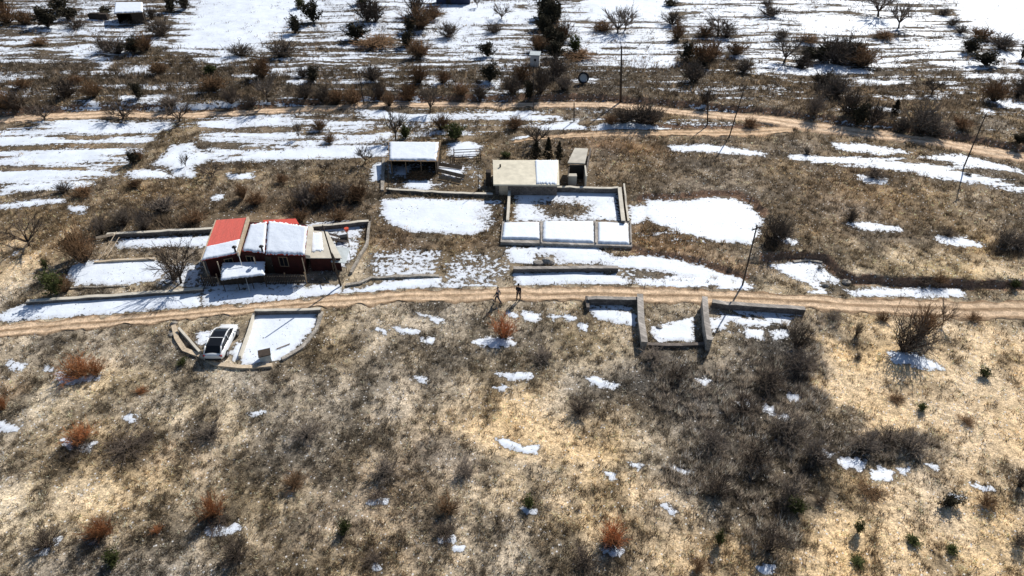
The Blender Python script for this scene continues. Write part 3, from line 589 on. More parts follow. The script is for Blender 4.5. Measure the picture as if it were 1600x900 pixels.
# ------------------------------------------------------------------ ground cover (uncountable)
BUILT = [W2(l) for l in [
 [(312,350),(340,330),(480,338),(552,370),(545,420),(480,450),(315,452)], [(603,226),(690,226),(690,262),(603,262)], [(766,262),(930,262),(930,300),(766,300)],
 [(785,345),(990,345),(990,388),(785,388)], [(380,484),(502,482),(490,520),(440,570),(372,574)], [(322,540),(335,508),(380,506),(376,552),(345,572),(322,562)]]]
def blades(name, pts, hgt, wid, spread, nb, col, lean, label, rs, mat='blade', cat='grass', jit=.35):
    rng = np.random.RandomState(rs); n = len(pts)
    if n == 0: return
    B = np.repeat(pts, nb, axis=0); hh = np.repeat(hgt, nb)*rng.uniform(.55, 1.15, n*nb); ww = np.repeat(wid, nb)*rng.uniform(.6, 1.3, n*nb)
    sp = np.repeat(spread, nb); a = rng.uniform(0, 2*np.pi, n*nb); r = sp*np.sqrt(rng.rand(n*nb))
    bx = B[:, 0]+r*np.cos(a); by = B[:, 1]+r*np.sin(a); bz = B[:, 2]-.02
    la = a+rng.normal(0, .5, n*nb); ln = hh*lean*(.3+.9*r/np.maximum(sp, 1e-3))*rng.uniform(.5, 1.2, n*nb)
    tx = bx+ln*np.cos(la); ty = by+ln*np.sin(la); tz = bz+hh
    wa = rng.uniform(0, np.pi, n*nb); dx = np.cos(wa)*ww/2; dy = np.sin(wa)*ww/2
    V = np.empty((n*nb, 3, 3), 'f')
    V[:, 0] = np.stack([bx-dx, by-dy, bz], 1); V[:, 1] = np.stack([bx+dx, by+dy, bz], 1); V[:, 2] = np.stack([tx, ty, tz], 1)
    C = np.repeat(col, nb, axis=0)*rng.uniform(1-jit, 1+jit, (n*nb, 1)); C = np.clip(C, .01, .9)
    CC = np.ones((n*nb, 3, 4), 'f'); CC[:, :, :3] = C[:, None, :]
    me = bpy.data.meshes.new(name); nv = n*nb*3
    me.vertices.add(nv); me.vertices.foreach_set('co', V.ravel()); me.loops.add(nv); me.loops.foreach_set('vertex_index', np.arange(nv, dtype='i'))
    me.polygons.add(n*nb); me.polygons.foreach_set('loop_start', np.arange(0, nv, 3, dtype='i')); me.update(calc_edges=True)
    at = me.attributes.new('tint', 'FLOAT_COLOR', 'POINT'); at.data.foreach_set('color', CC.ravel())
    tag(link(name, me, M[mat]), label, cat, kind='stuff')
def scatter(n, seed, y0=16, y1=176, pw=1.0):
    """denser near the camera's foot, thinning with distance"""
    rng = np.random.RandomState(seed)
    t = rng.rand(n); e = 1-pw
    Y = y0*(y1/y0)**t if abs(e) < 1e-6 else (y0**e+(y1**e-y0**e)*t)**(1/e)
    X = (rng.rand(n)*2-1)*(.68*Y+22)
    return X, Y, rng
def keep(X, Y, rng, snow_max=-.14, ps=.10):
    s, st = snow_field(X, Y)
    k = (s < snow_max) | (rng.rand(len(X)) < ps)
    k &= ~((s > .45) & (rng.rand(len(X)) > .02))
    k &= (bank_face(X, Y) < .5) | (rng.rand(len(X)) < .12)
    for pl in BUILT: k &= poly_sd(pl, X, Y) < .05
    for pl in ROADPOLY: k &= (poly_sd(pl, X, Y) < .0)
    return k
# dry grass
X, Y, rng = scatter(230000, 3, pw=1.2); k = keep(X, Y, rng); X = X[k]; Y = Y[k]; n = len(X)
dens = fbm(X/.9, Y/.9, 121, 3); cl = fbm(X/.28, Y/.28, 123, 2); tl = tone(X, Y).mean(1); k = rng.rand(n) < (.50+dens*1.1+cl*2.2)*np.clip(1.55-tl*2.0, .28, 1); X = X[k]; Y = Y[k]; n = len(X)
t = tone(X, Y); lum = t.mean(1); Z = H(X, Y); far = np.clip((Y-20)/120, 0, 1)
col = t*np.where(rng.rand(n, 1) < .5, 1.6, .42)*rng.lognormal(.05, .3, (n, 1))
blades('dry_grass', np.stack([X, Y, Z], 1), (.14+.15*far)*rng.uniform(.6, 1.7, n), .052+.085*far, .10+.2*far, 6, col, .9,
       'straw coloured dry grass covering the slopes and plots', 5)
# grey brown low scrub between the grass
X, Y, rng = scatter(120000, 8, pw=1.3); k = keep(X, Y, rng, -.1, .03); X = X[k]; Y = Y[k]; n = len(X)
t = tone(X, Y); lum = t.mean(1); dn = fbm(X/2.4, Y/2.4, 141, 4)
dn2 = fbm(X/.5, Y/.5, 145, 2); pr = np.clip(.30+.55*dn+2.8*dn2+(.44-lum)*1.5, .012, 1)*np.clip(2.4-3.6*lum, .05, 1); k = rng.rand(n) < pr; X = X[k]; Y = Y[k]; t = t[k]; n = len(X)
far = np.clip((Y-20)/120, 0, 1); Z = H(X, Y)
col = (t*.34+np.array((.045, .036, .026)))*rng.lognormal(0, .35, (n, 1))
blades('low_scrub', np.stack([X, Y, Z], 1), (.22+.36*far)*rng.uniform(.5, 1.7, n), .036+.08*far, .10+.26*far, 11, col, .7,
       'low grey brown twiggy scrub growing through the dry grass', 6, cat='scrub')
# dense thicket right of centre
TH = [(1215,590,80,70),(1170,690,110,60),(1255,660,45,80),(1390,695,85,24),(1100,740,70,35),(1205,845,45,45),(1240,540,40,28),(1100,610,90,40),(1210,770,60,40),(1270,505,50,12)]
rng = np.random.RandomState(77); PX = []; 
for a, b, rx, ry in TH:
    m_ = int(rx*ry*.30); th = rng.rand(m_)*6.283; rr = np.sqrt(rng.rand(m_))
    for u, v_, q in zip(np.cos(th)*rr*rx+a, np.sin(th)*rr*ry+b, rng.rand(m_)):
        p = P(u, v_); PX.append((p.x, p.y))
PX = np.array(PX); X = PX[:, 0]; Y = PX[:, 1]; k = keep(X, Y, rng, .0, .0) & ((fbm(X/1.2, Y/1.2, 161, 3)+1.3*fbm(X/.5, Y/.5, 163, 2) > -.02)); X = X[k]; Y = Y[k]; n = len(X)
gr = rng.rand(n, 1); col = np.array((.10, .085, .07))*(1-gr)+np.array((.85, .72, .58))*gr**1.2; col = col*rng.lognormal(0, .4, (n, 1))
blades('thicket', np.stack([X, Y, H(X, Y)], 1), rng.uniform(.3, .75, n), np.full(n, .034), np.full(n, .12), 10, col, .5,
       'dense dark leafless thicket spreading over the slope right of centre', 9, cat='thicket')

# stubble standing out of the far snow
X, Y, rng = scatter(26000, 18, y0=96, y1=172, pw=.6); d_ = fbm(X/6, Y/2.2, 181, 3)+fbm(X/1.5, Y/1.5, 183, 2); k = (rng.rand(len(X)) < .25+1.3*d_)
for pl in CLEAN: k &= (poly_sd(W2(pl), X, Y) < 0) | (rng.rand(len(X)) < .25)
for pl in ROADPOLY: k &= poly_sd(pl, X, Y) < 0
X = X[k]; Y = Y[k]; n = len(X); col = np.array((.13, .10, .075))*rng.lognormal(0, .5, (n, 1))
blades('field_stubble', np.stack([X, Y, H(X, Y)], 1), rng.uniform(.12, .5, n), np.full(n, .10), np.full(n, .35), 6, col, 1.0,
       'dark stubble and weeds standing out of the far snow fields', 20, cat='stubble')
UPB = [(400,130,430,30,2200),(60,150,90,24,500),(230,110,60,30,350),(650,50,18,50,500),(857,50,16,55,700),(860,120,60,30,500),(1310,92,60,16,600),(1310,160,90,34,700),(1440,190,70,30,500),(1540,85,40,24,400),(1520,150,90,26,450),(1100,100,60,14,350),(1000,182,45,12,350),(130,40,120,22,600),(60,20,60,20,250),(470,60,60,30,300),(570,50,40,30,300),(950,105,110,16,300),(1080,150,180,20,350),(225,335,90,26,500),(515,312,70,20,600),(300,340,60,20,200),(1230,385,50,20,250),(1575,390,40,14,200),(1150,60,100,20,300),(340,160,200,14,500)]
rng = np.random.RandomState(88); PX = []
for a, b, rx, ry, m_ in UPB:
    th = rng.rand(m_)*6.283; rr = np.sqrt(rng.rand(m_))
    for u, v_ in zip(np.cos(th)*rr*rx+a, np.sin(th)*rr*ry+b):
        p = P(u, v_); PX.append((p.x, p.y))
PX = np.array(PX); X = PX[:, 0]; Y = PX[:, 1]; k = keep(X, Y, rng, .05, .25) & (fbm(X/3, Y/3, 171, 3) > -.15); X = X[k]; Y = Y[k]; n = len(X)
gr = rng.rand(n, 1); col = (np.array((.05, .04, .032))*(1-gr)+np.array((.42, .32, .22))*gr**1.5)*rng.lognormal(0, .3, (n, 1))
blades('upper_brush', np.stack([X, Y, H(X, Y)], 1), rng.uniform(.3, 1.0, n)*np.where(Y < 85, .8, 1), np.full(n, .06), np.full(n, .26), 11, col, .45,
       'dark twiggy brush covering the strips between the upper plots', 19, cat='brush')

# ------------------------------------------------------------------ shrubs and trees
def seg_mesh(name, segs, leaves=None, sides=3, fat=1.0):
    """segs: list of (a, b, r0, r1)"""
    A = np.array([s[0] for s in segs]); B = np.array([s[1] for s in segs]); r0 = np.array([s[2] for s in segs]); r1 = np.array([s[3] for s in segs])
    r0 = r0*fat; r1 = r1*fat
    d = B-A; d /= np.linalg.norm(d, axis=1)[:, None]+1e-9
    ref = np.where(np.abs(d[:, 2:3]) < .9, np.array([[0, 0, 1.]]), np.array([[1., 0, 0]]))
    u = np.cross(d, ref); u /= np.linalg.norm(u, axis=1)[:, None]; v = np.cross(d, u)
    V = []; n = len(segs)
    for e, r in ((A, r0), (B, r1)):
        for k in range(sides):
            an = 2*math.pi*k/sides; V.append(e+r[:, None]*(math.cos(an)*u+math.sin(an)*v))
    V = np.stack(V, 1).reshape(-1, 3); F = []
    b = np.arange(n)*2*sides
    for k in range(sides):
        k2 = (k+1) % sides; F.append(np.stack([b+k, b+k2, b+sides+k2, b+sides+k], 1))
    F = np.concatenate(F).tolist(); V = V.tolist()
    if leaves:
        for c, s, nx in leaves:
            o = len(V); V += [tuple(c+nx[0]*s), tuple(c+nx[1]*s*.6), tuple(c-nx[0]*s), tuple(c-nx[1]*s*.6)]; F.append((o, o+1, o+2, o+3))
    me = bpy.data.meshes.new(name); me.from_pydata(V, [], F); me.update(); return me
def rv(r, s=1): return np.array([r.gauss(0, s), r.gauss(0, s), r.gauss(0, s)])
def grow(kind, seed):
    """unit plant about 1 m tall and 1 m wide: returns (trunk segs, crown segs, leaves)"""
    r = random.Random(seed); T = []; C = []; Lf = []
    if kind == 'tree':                      # short trunk, spreading bare crown
        base = np.zeros(3); p = base; h0 = r.uniform(.16, .26); q = np.array([r.uniform(-.04, .04), r.uniform(-.04, .04), h0]); T.append((p, q, .034, .024))
        for i in range(8):
            a = i*2.4+r.uniform(-.3, .3); out = r.uniform(.25, .42); e = q+np.array([math.cos(a)*out, math.sin(a)*out, r.uniform(.25, .6)])
            m = (q+e)/2+rv(r, .03)+np.array([0, 0, .05]); T.append((q, m, .020, .013)); T.append((m, e, .013, .007))
            for j in range(9):
                s = m+(e-m)*r.uniform(0, 1); dr = (e-q)*.35+rv(r, .13)+np.array([0, 0, .08]); f = s+dr; C.append((s, f, .008, .0045))
                for k in range(5):
                    g = s+(f-s)*r.uniform(.2, 1); C.append((g, g+dr*.35+rv(r, .06), .0048, .0025))
    elif kind in ('shrub', 'rust', 'brush'):
        ns = {'shrub': 46, 'rust': 52, 'brush': 58}[kind]
        for i in range(ns):
            a = r.uniform(0, 6.283); el = r.uniform(.1, 1.15 if kind != 'rust' else .95); L = r.uniform(.65, 1.05)
            d = np.array([math.cos(a)*math.sin(el)*.62, math.sin(a)*math.sin(el)*.62, math.cos(el)*1.0+.05]); b0 = np.array([math.cos(a)*.06, math.sin(a)*.06, -.02])*r.random()
            m = b0+d*L*.5+rv(r, .055); e = b0+d*L+np.array([0, 0, .05])+rv(r, .10); T.append((b0, m, .011, .008)); C.append((m, e, .009, .004))
            for k in range(7):
                s = b0+(e-b0)*r.uniform(.3, .95); f_ = s+d*.16+rv(r, .10); C.append((s, f_, .0062, .004)); C.append((f_, f_+rv(r, .06)+d*.05, .004, .002))
    elif kind in ('dark', 'olive'):         # dense dark evergreen or densely twigged bush
        for i in range(14):
            a = r.uniform(0, 6.283); el = r.uniform(0, .95); d = np.array([math.cos(a)*math.sin(el)*.6, math.sin(a)*math.sin(el)*.6, math.cos(el)*1.0]); L = r.uniform(.6, .95)
            T.append((np.zeros(3), d*L, .016, .006))
            for k in range(34):
                s = d*L*r.uniform(.25, 1.05)+rv(r, .055); f = s+rv(r, .05)+np.array([0, 0, .05])
                C.append((s, f, .006, .003))
                if f[2] > .03: Lf.append((f, r.uniform(.018, .038), (rv(r, .8), rv(r, .8))))
                Lf.append((s, r.uniform(.018, .035), (rv(r, .8), rv(r, .8))))
    elif kind == 'conifer':
        T.append((np.zeros(3), np.array([0, 0, 1.0]), .03, .006))
        for i in range(150):
            z = r.uniform(.06, .98); a = r.uniform(0, 6.283); L = (.46*(1-z)**.8+.04)*r.uniform(.7, 1.1)
            s = np.array([0, 0, z]); e = s+np.array([math.cos(a)*L, math.sin(a)*L, -.05+L*.25]); C.append((s, e, .006, .003))
            for k in range(6):
                q = s+(e-s)*r.uniform(.3, 1.05)+rv(r, .012); Lf.append((q, r.uniform(.022, .04), (rv(r, .8), rv(r, .8))))
    return T, C, Lf
PROTO = {}
for kind, n in (('tree', 4), ('shrub', 4), ('rust', 2), ('brush', 4), ('dark', 4), ('olive', 2), ('conifer', 2)):
    for i in range(n):
        T, C, L = grow(kind, 100+i*7+len(kind)*31)
        L2 = [(c, s_*1.35, q) for c, s_, q in L]
        PROTO[kind, i] = (seg_mesh(kind+'_stems', T, sides=5), seg_mesh(kind+'_crown', C, L))
        PROTO[kind, i+50] = (seg_mesh(kind+'_stems', T, sides=4, fat=1.25), seg_mesh(kind+'_crown', C, L2, fat=1.7))
KIND = {  # name, phrase, category, bark material, crown material
 'tree': ('bare_tree', 'leafless spreading tree', 'tree', 'bark', 'twig_dark'),
 'greytree': ('bare_tree', 'pale grey leafless tree', 'tree', 'bark', 'twig_grey'),
 'shrub': ('bare_shrub', 'dark leafless shrub', 'shrub', 'bark', 'twig_dark'),
 'brush': ('brown_shrub', 'brown twiggy shrub', 'shrub', 'bark', 'twig_brown'),
 'grey': ('grey_shrub', 'grey twiggy shrub', 'shrub', 'bark', 'twig_grey'),
 'rust': ('rust_shrub', 'rust orange shrub', 'shrub', 'twig_brown', 'twig_rust'),
 'dark': ('dark_bush', 'dense dark bush', 'bush', 'bark', 'leaf_dark'),
 'olive': ('green_bush', 'dark green bush', 'bush', 'bark', 'leaf_olive'),
 'conifer': ('conifer', 'small dark green conifer', 'conifer', 'bark', 'leaf_dark'),
}
SHAPE = {'greytree': 'tree', 'grey': 'brush'}
MESHES = {}
def plant_mesh(kind, i):
    if (kind, i) not in MESHES:
        a, b = PROTO[SHAPE.get(kind, kind), i]; a = a.copy(); b = b.copy(); a.materials.append(M[KIND[kind][3]]); b.materials.append(M[KIND[kind][4]])
        MESHES[kind, i] = (a, b)
    return MESHES[kind, i]
prnd = random.Random(5)
def plant(px, py, hp, wp, kind, label, group=None):
    nm, phrase, cat, _, _ = KIND[kind]; loc = G(px, py)
    zd = zdepth(loc.x, loc.y, loc.z); ang = math.atan2(CAM_H-loc.z, loc.y)
    wm = wp*zd/FPX; hm = max(.35, (hp*zd/FPX-wm*.35*math.sin(ang))/math.cos(ang))*1.02
    if py > 552: hm = max(.4, hm*.62); wm *= 1.12
    elif py < 520: hm *= .92
    nvar = len([1 for k in PROTO if k[0] == SHAPE.get(kind, kind) and k[1] < 50])
    a, b = plant_mesh(kind, prnd.randrange(nvar)+(50 if loc.y > 66 else 0))
    o = empty(nm, (loc.x, loc.y, loc.z-.03), prnd.uniform(0, 6.28), label, cat, group); o.scale = (wm*1.05, wm*1.05, hm)
    t = bpy.data.objects.new('trunk' if cat in ('tree', 'conifer') else 'stems', a); COL.objects.link(t); t.parent = o
    c = bpy.data.objects.new('crown', b); COL.objects.link(c); c.parent = o
    return o
ORD = ['leftmost', 'second', 'third', 'fourth', 'fifth', 'sixth', 'seventh', 'eighth', 'ninth', 'tenth', 'eleventh', 'twelfth', 'thirteenth', 'fourteenth', 'fifteenth', 'sixteenth']
def row(where, items, group):
    """plants of one place, told apart by kind and by their order within that kind from the left"""
    by = {}
    for it in items: by.setdefault(it[4], []).append(it)
    for kd, l in by.items():
        l = [(q[0], q[1], q[2]*1.18, q[3]*1.22, q[4]) if q[1] < 130 else q for q in l]; l.sort(key=lambda q: q[0]); ph = KIND[kd][1]
        for i, it in enumerate(l):
            if len(l) == 1: lab = f'lone {ph} {where}'
            elif i == 0: lab = f'{ph}, leftmost {where}'
            elif i == len(l)-1: lab = f'{ph}, rightmost {where}'
            else: lab = f'{ph}, {ORD[i]} from left {where}'
            plant(*it[:5], lab, group)
row('in the top left corner', [(12,36,26,30,'brush'),(40,38,20,28,'brush'),(75,42,34,48,'dark'),(95,18,28,32,'dark'),(112,30,22,40,'dark'),(120,43,13,30,'shrub'),(165,22,14,34,'dark'),(268,18,24,26,'dark'),(290,14,24,30,'dark'),(252,54,22,32,'shrub'),(5,14,20,24,'dark'),(238,30,18,16,'shrub')], 'plants in the top left corner')
row('below the hut field', [(166,80,22,24,'shrub'),(186,84,24,32,'shrub'),(210,80,26,40,'dark'),(228,80,24,22,'brush'),(250,116,18,24,'brush'),(375,86,17,34,'shrub'),(62,70,10,26,'brush')], 'plants between hut and left orchard')
row('above the far road at left', [(8,170,30,36,'brush'),(28,174,32,28,'shrub'),(105,152,30,36,'shrub'),(36,138,18,26,'brush'),(148,152,28,30,'brush'),(218,154,32,34,'dark'),(335,142,26,42,'brush'),(362,162,26,28,'shrub'),(330,115,16,28,'olive'),(265,165,20,30,'grey'),(392,168,20,22,'shrub'),(120,132,16,22,'brush')], 'plants in the left brown strip')
row('at the left part of the far road', [(70,188,24,44,'tree'),(192,186,28,48,'tree'),(281,190,30,40,'tree')], 'trees at the far road')
row('on the upper middle snow', [(490,34,34,36,'dark'),(462,52,30,28,'dark'),(440,88,24,38,'shrub'),(556,62,28,42,'dark'),(574,32,32,32,'shrub'),(586,34,28,22,'shrub'),(566,6,20,34,'olive'),(470,12,16,22,'olive'),(585,72,16,50,'brush')], 'plants on the snowy upper middle')
row('left of the small white hut', [(411,122,32,26,'brush'),(418,158,40,34,'greytree'),(478,152,24,28,'shrub'),(490,127,26,30,'dark'),(550,162,26,34,'brush'),(528,160,24,26,'brush'),(506,160,26,28,'shrub'),(582,127,22,24,'shrub'),(592,156,34,22,'shrub'),(609,166,24,18,'brush'),(640,156,30,28,'brush'),(655,130,30,28,'brush'),(762,88,24,30,'dark'),(765,127,32,34,'dark'),(750,152,24,26,'shrub'),(692,130,22,24,'brush'),(720,148,20,30,'brush'),(800,145,28,30,'shrub'),(475,120,16,22,'shrub')], 'plants in the middle brown strip')
row('in the reddish hedgerow', [(650,22,30,24,'shrub'),(656,45,30,40,'brush'),(640,52,26,24,'dark'),(636,72,26,28,'dark'),(654,90,26,30,'brush'),(676,30,20,24,'brush')], 'reddish hedgerow')
row('between the two hedgerows', [(702,58,20,30,'shrub'),(772,51,13,26,'shrub'),(784,30,20,22,'greytree'),(746,12,14,10,'greytree')], 'plants between the hedgerows')
row('in the tall dark hedgerow', [(852,24,36,34,'dark'),(846,44,30,26,'dark'),(872,34,30,24,'dark'),(876,76,26,24,'dark'),(862,40,38,36,'dark'),(850,56,30,28,'dark'),(862,72,34,34,'dark'),(868,92,28,34,'dark'),(880,62,26,26,'brush'),(898,82,26,28,'olive'),(905,90,14,40,'brush'),(840,78,20,24,'brush')], 'tall dark hedgerow')
row('beside the small white hut', [(845,145,42,34,'shrub'),(828,155,34,30,'dark'),(870,122,30,30,'shrub'),(815,128,26,26,'brush'),(880,140,24,26,'grey')], 'plants beside the small white hut')
row('right of the tall hedgerow', [(965,52,34,30,'greytree'),(976,48,28,26,'greytree'),(940,48,14,34,'brush'),(1048,9,12,28,'dark'),(1050,38,18,26,'shrub'),(1122,56,24,34,'greytree'),(1102,56,16,30,'brush'),(1135,58,18,26,'shrub'),(1205,25,16,30,'shrub'),(1198,10,10,16,'shrub')], 'plants on the snow right of the tall hedgerow')
row('amid the upper right side', [(1058,62,24,16,'brush'),(1072,96,32,30,'dark'),(1098,100,32,36,'brush'),(1112,92,24,26,'brush'),(1082,128,28,34,'shrub'),(1150,86,20,28,'brush'),(1162,113,18,22,'shrub'),(1225,97,30,34,'greytree'),(1252,104,22,24,'shrub')], 'plants in the upper right middle')
row('in the dark right field clump', [(1262,94,24,34,'dark'),(1296,88,26,34,'shrub'),(1334,96,28,36,'dark'),(1282,96,28,36,'dark'),(1306,100,34,40,'shrub'),(1322,92,30,34,'shrub'),(1344,103,28,40,'brush'),(1262,66,12,30,'brush')], 'dark clump on the right field')
row('on the upper right snow field', [(1372,26,30,36,'greytree'),(1404,44,32,28,'greytree'),(1380,60,12,30,'brush'),(1220,60,13,24,'shrub')], 'trees on the upper right snow')
row('at the upper right edge', [(1514,82,26,36,'dark'),(1534,60,16,36,'brush'),(1540,102,26,44,'dark'),(1564,76,20,32,'shrub'),(1596,92,34,16,'dark'),(1488,40,12,18,'shrub'),(1500,52,12,16,'shrub'),(1474,24,10,14,'shrub'),(1552,158,34,38,'brush'),(1590,150,30,30,'shrub'),(1592,224,22,34,'dark')], 'plants near the right edge')
row('below the right field clump', [(1284,134,26,36,'shrub'),(1304,150,34,40,'grey'),(1326,178,40,36,'shrub'),(1340,190,44,40,'dark'),(1362,194,34,38,'shrub'),(1397,178,26,18,'conifer'),(1436,208,48,46,'grey'),(1456,212,34,38,'grey'),(1410,200,26,30,'grey'),(1456,148,28,32,'tree'),(1272,178,30,26,'grey'),(1280,160,30,24,'tree'),(1500,200,20,30,'brush')], 'plants between far road and right field')
row('between the two far tracks', [(1000,192,32,44,'shrub'),(1018,194,34,38,'shrub'),(975,192,26,38,'shrub'),(955,194,16,24,'brush'),(1172,198,16,24,'brush')], 'shrubs between the far tracks')
row('below the middle far road', [(672,176,38,26,'tree'),(618,218,42,30,'tree'),(634,216,26,28,'olive'),(712,218,34,44,'olive'),(690,202,26,28,'brush'),(500,202,18,26,'brush'),(467,216,26,12,'tree'),(570,256,26,26,'tree'),(840,226,34,40,'tree'),(805,200,20,26,'brush'),(515,222,14,20,'brush')], 'plants below the far road')
row('behind the cream roof', [(838,249,34,24,'conifer'),(856,250,40,20,'conifer'),(873,250,34,18,'conifer'),(790,246,14,26,'olive')], 'conifers behind the cream roofed building')
row('on the slope above the house', [(208,256,26,24,'dark'),(218,252,22,14,'brush'),(100,300,18,26,'shrub'),(290,260,20,14,'greytree'),(331,275,22,34,'tree'),(376,268,20,14,'tree'),(212,292,14,20,'brush'),(132,305,18,30,'brush'),(380,310,26,20,'brush'),(508,266,16,18,'tree')], 'plants on the slope above the house')
row('on the brushy strip behind the house', [(225,358,36,30,'grey'),(195,352,34,36,'grey'),(255,330,26,40,'grey'),(305,350,28,36,'brush'),(480,318,34,34,'grey'),(505,316,36,36,'brush'),(530,314,34,36,'grey'),(560,312,32,34,'brush'),(470,345,24,34,'brush'),(530,345,24,34,'brush'),(400,320,22,28,'brush'),(440,285,16,20,'brush')], 'rough brush behind the house')
plant(46,384,50,62,'tree','leafless spreading tree standing alone at the left edge above the snowy yard')
plant(130,410,64,50,'brush','tall dense brown bush at the corner of the snowy yard'); plant(122,402,50,34,'dark','dark bush merging with the tall brown bush at the yard corner')
plant(158,366,34,26,'grey','grey shrub behind the leaning boards')
plant(88,460,54,56,'olive','dark green bushy shrub at the left end of the street wall'); plant(104,455,30,34,'brush','brown shrub against the green bushy shrub by the street wall'); plant(72,418,20,20,'olive','little green bush in the dry grass left of the snowy yard')
plant(283,442,62,64,'tree','big leafless tree in the yard left of the red roofed house'); plant(272,436,36,40,'shrub','dark shrub at the foot of the yard tree')
plant(1208,378,48,46,'shrub','large dark leafless shrub right of the oval snow patch'); plant(1222,372,34,34,'grey','grey shrub touching the large dark shrub right of the oval snow patch')
row('on the right hand slope', [(1366,276,16,34,'shrub'),(1330,344,22,26,'shrub'),(1480,368,15,28,'shrub'),(1565,386,34,36,'grey'),(1590,388,30,34,'grey'),(1260,240,12,12,'shrub'),(1445,440,16,30,'shrub'),(1468,441,16,24,'brush'),(1584,449,20,26,'olive'),(1512,274,6,12,'shrub'),(1280,420,10,12,'shrub')], 'shrubs on the right slope')
plant(1412,548,62,64,'shrub','large dark shrub below the road with a tongue of snow at its foot'); plant(1440,524,52,50,'brush','brown twigs leaning right out of the large dark shrub below the road')
plant(1472,508,40,26,'greytree','thin grey sapling at the lower road edge right of the large dark shrub')
plant(1338,524,26,14,'shrub','thin dead stem standing in the cream grass'); plant(1538,588,26,28,'olive','little green shrub in the cream grass near the right edge'); plant(1380,500,16,24,'brush','small brown shrub on the road verge left of the large shrub')
plant(1300,500,18,30,'grey','small grey shrub on the verge beyond the block wall'); plant(1520,500,16,26,'brush','small brown shrub on the road verge near the right edge')
plant(126,586,44,52,'rust','broad rust orange shrub below the road near the left edge'); plant(150,582,34,34,'rust','smaller rust orange shrub touching the broad one below the road')
plant(130,688,38,40,'rust','rust orange shrub with a crescent of snow under it'); plant(160,838,44,42,'rust','bright orange shrub near the bottom left corner'); plant(334,806,48,36,'rust','rust orange shrub with two lumps of snow at its foot')
plant(957,848,48,42,'rust','reddish orange shrub near the bottom middle over a snow lump'); plant(788,526,36,42,'rust','red brown shrub below the road under the two walkers'); plant(658,628,14,16,'rust','tiny orange sprig on the middle slope') if False else None
plant(222,612,12,18,'rust','tiny orange shrub on the left slope below the car'); plant(6,640,34,24,'rust','orange shrub cut by the left edge'); plant(245,830,14,16,'rust','tiny orange shrub between the two orange ones at bottom left')
row('among the foreground plants', [(75,852,40,46,'shrub'),(122,700,16,40,'shrub'),(340,816,22,44,'shrub'),(148,842,16,40,'shrub'),(695,836,24,40,'shrub'),(957,850,24,44,'shrub'),(912,880,34,40,'shrub'),(585,876,18,30,'shrub'),(590,776,16,32,'shrub'),(826,792,28,28,'olive'),(232,682,12,26,'shrub'),(1282,786,20,20,'shrub'),(1122,850,40,24,'olive'),(1244,800,40,40,'olive')], 'dark foreground shrubs')
row('on the lower right slope', [(1340,880,20,34,'olive'),(1485,862,22,30,'olive'),(1425,848,22,34,'olive'),(1340,832,34,24,'olive'),(1540,788,26,30,'brush'),(1480,790,36,44,'dark'),(1592,760,44,26,'shrub'),(1360,770,18,40,'brush'),(1590,850,30,26,'grey'),(1090,890,30,24,'brush'),(1340,560,16,12,'grey'),(1440,640,22,24,'olive'),(1400,624,12,24,'brush'),(1510,660,14,22,'brush')], 'tufty shrubs on the lower right slope')
row('on the middle slope', [(850,560,30,36,'grey'),(905,645,34,36,'shrub'),(1020,560,26,34,'grey'),(1060,590,34,40,'shrub'),(600,740,34,40,'grey'),(725,740,30,34,'grey'),(480,680,30,44,'grey'),(460,760,30,34,'brush'),(700,800,34,34,'brush'),(540,830,34,34,'olive'),(200,700,30,60,'shrub'),(330,680,30,40,'grey'),(285,570,20,24,'olive'),(370,870,44,44,'shrub'),(180,880,40,40,'olive')], 'shrubs on the middle slope')
row('inside the thicket', [(1200,600,50,50,'shrub'),(1250,580,54,46,'grey'),(1160,640,46,50,'shrub'),(1230,680,50,54,'grey'),(1180,720,50,50,'shrub'),(1270,720,54,44,'grey'),(1110,700,46,46,'grey'),(1245,545,40,40,'shrub'),(1350,700,40,46,'grey'),(1420,702,40,46,'grey'),(1385,690,34,40,'shrub'),(1120,770,40,40,'shrub'),(1200,860,50,44,'shrub'),(1230,780,44,40,'grey')], 'shrubs rising out of the thicket')

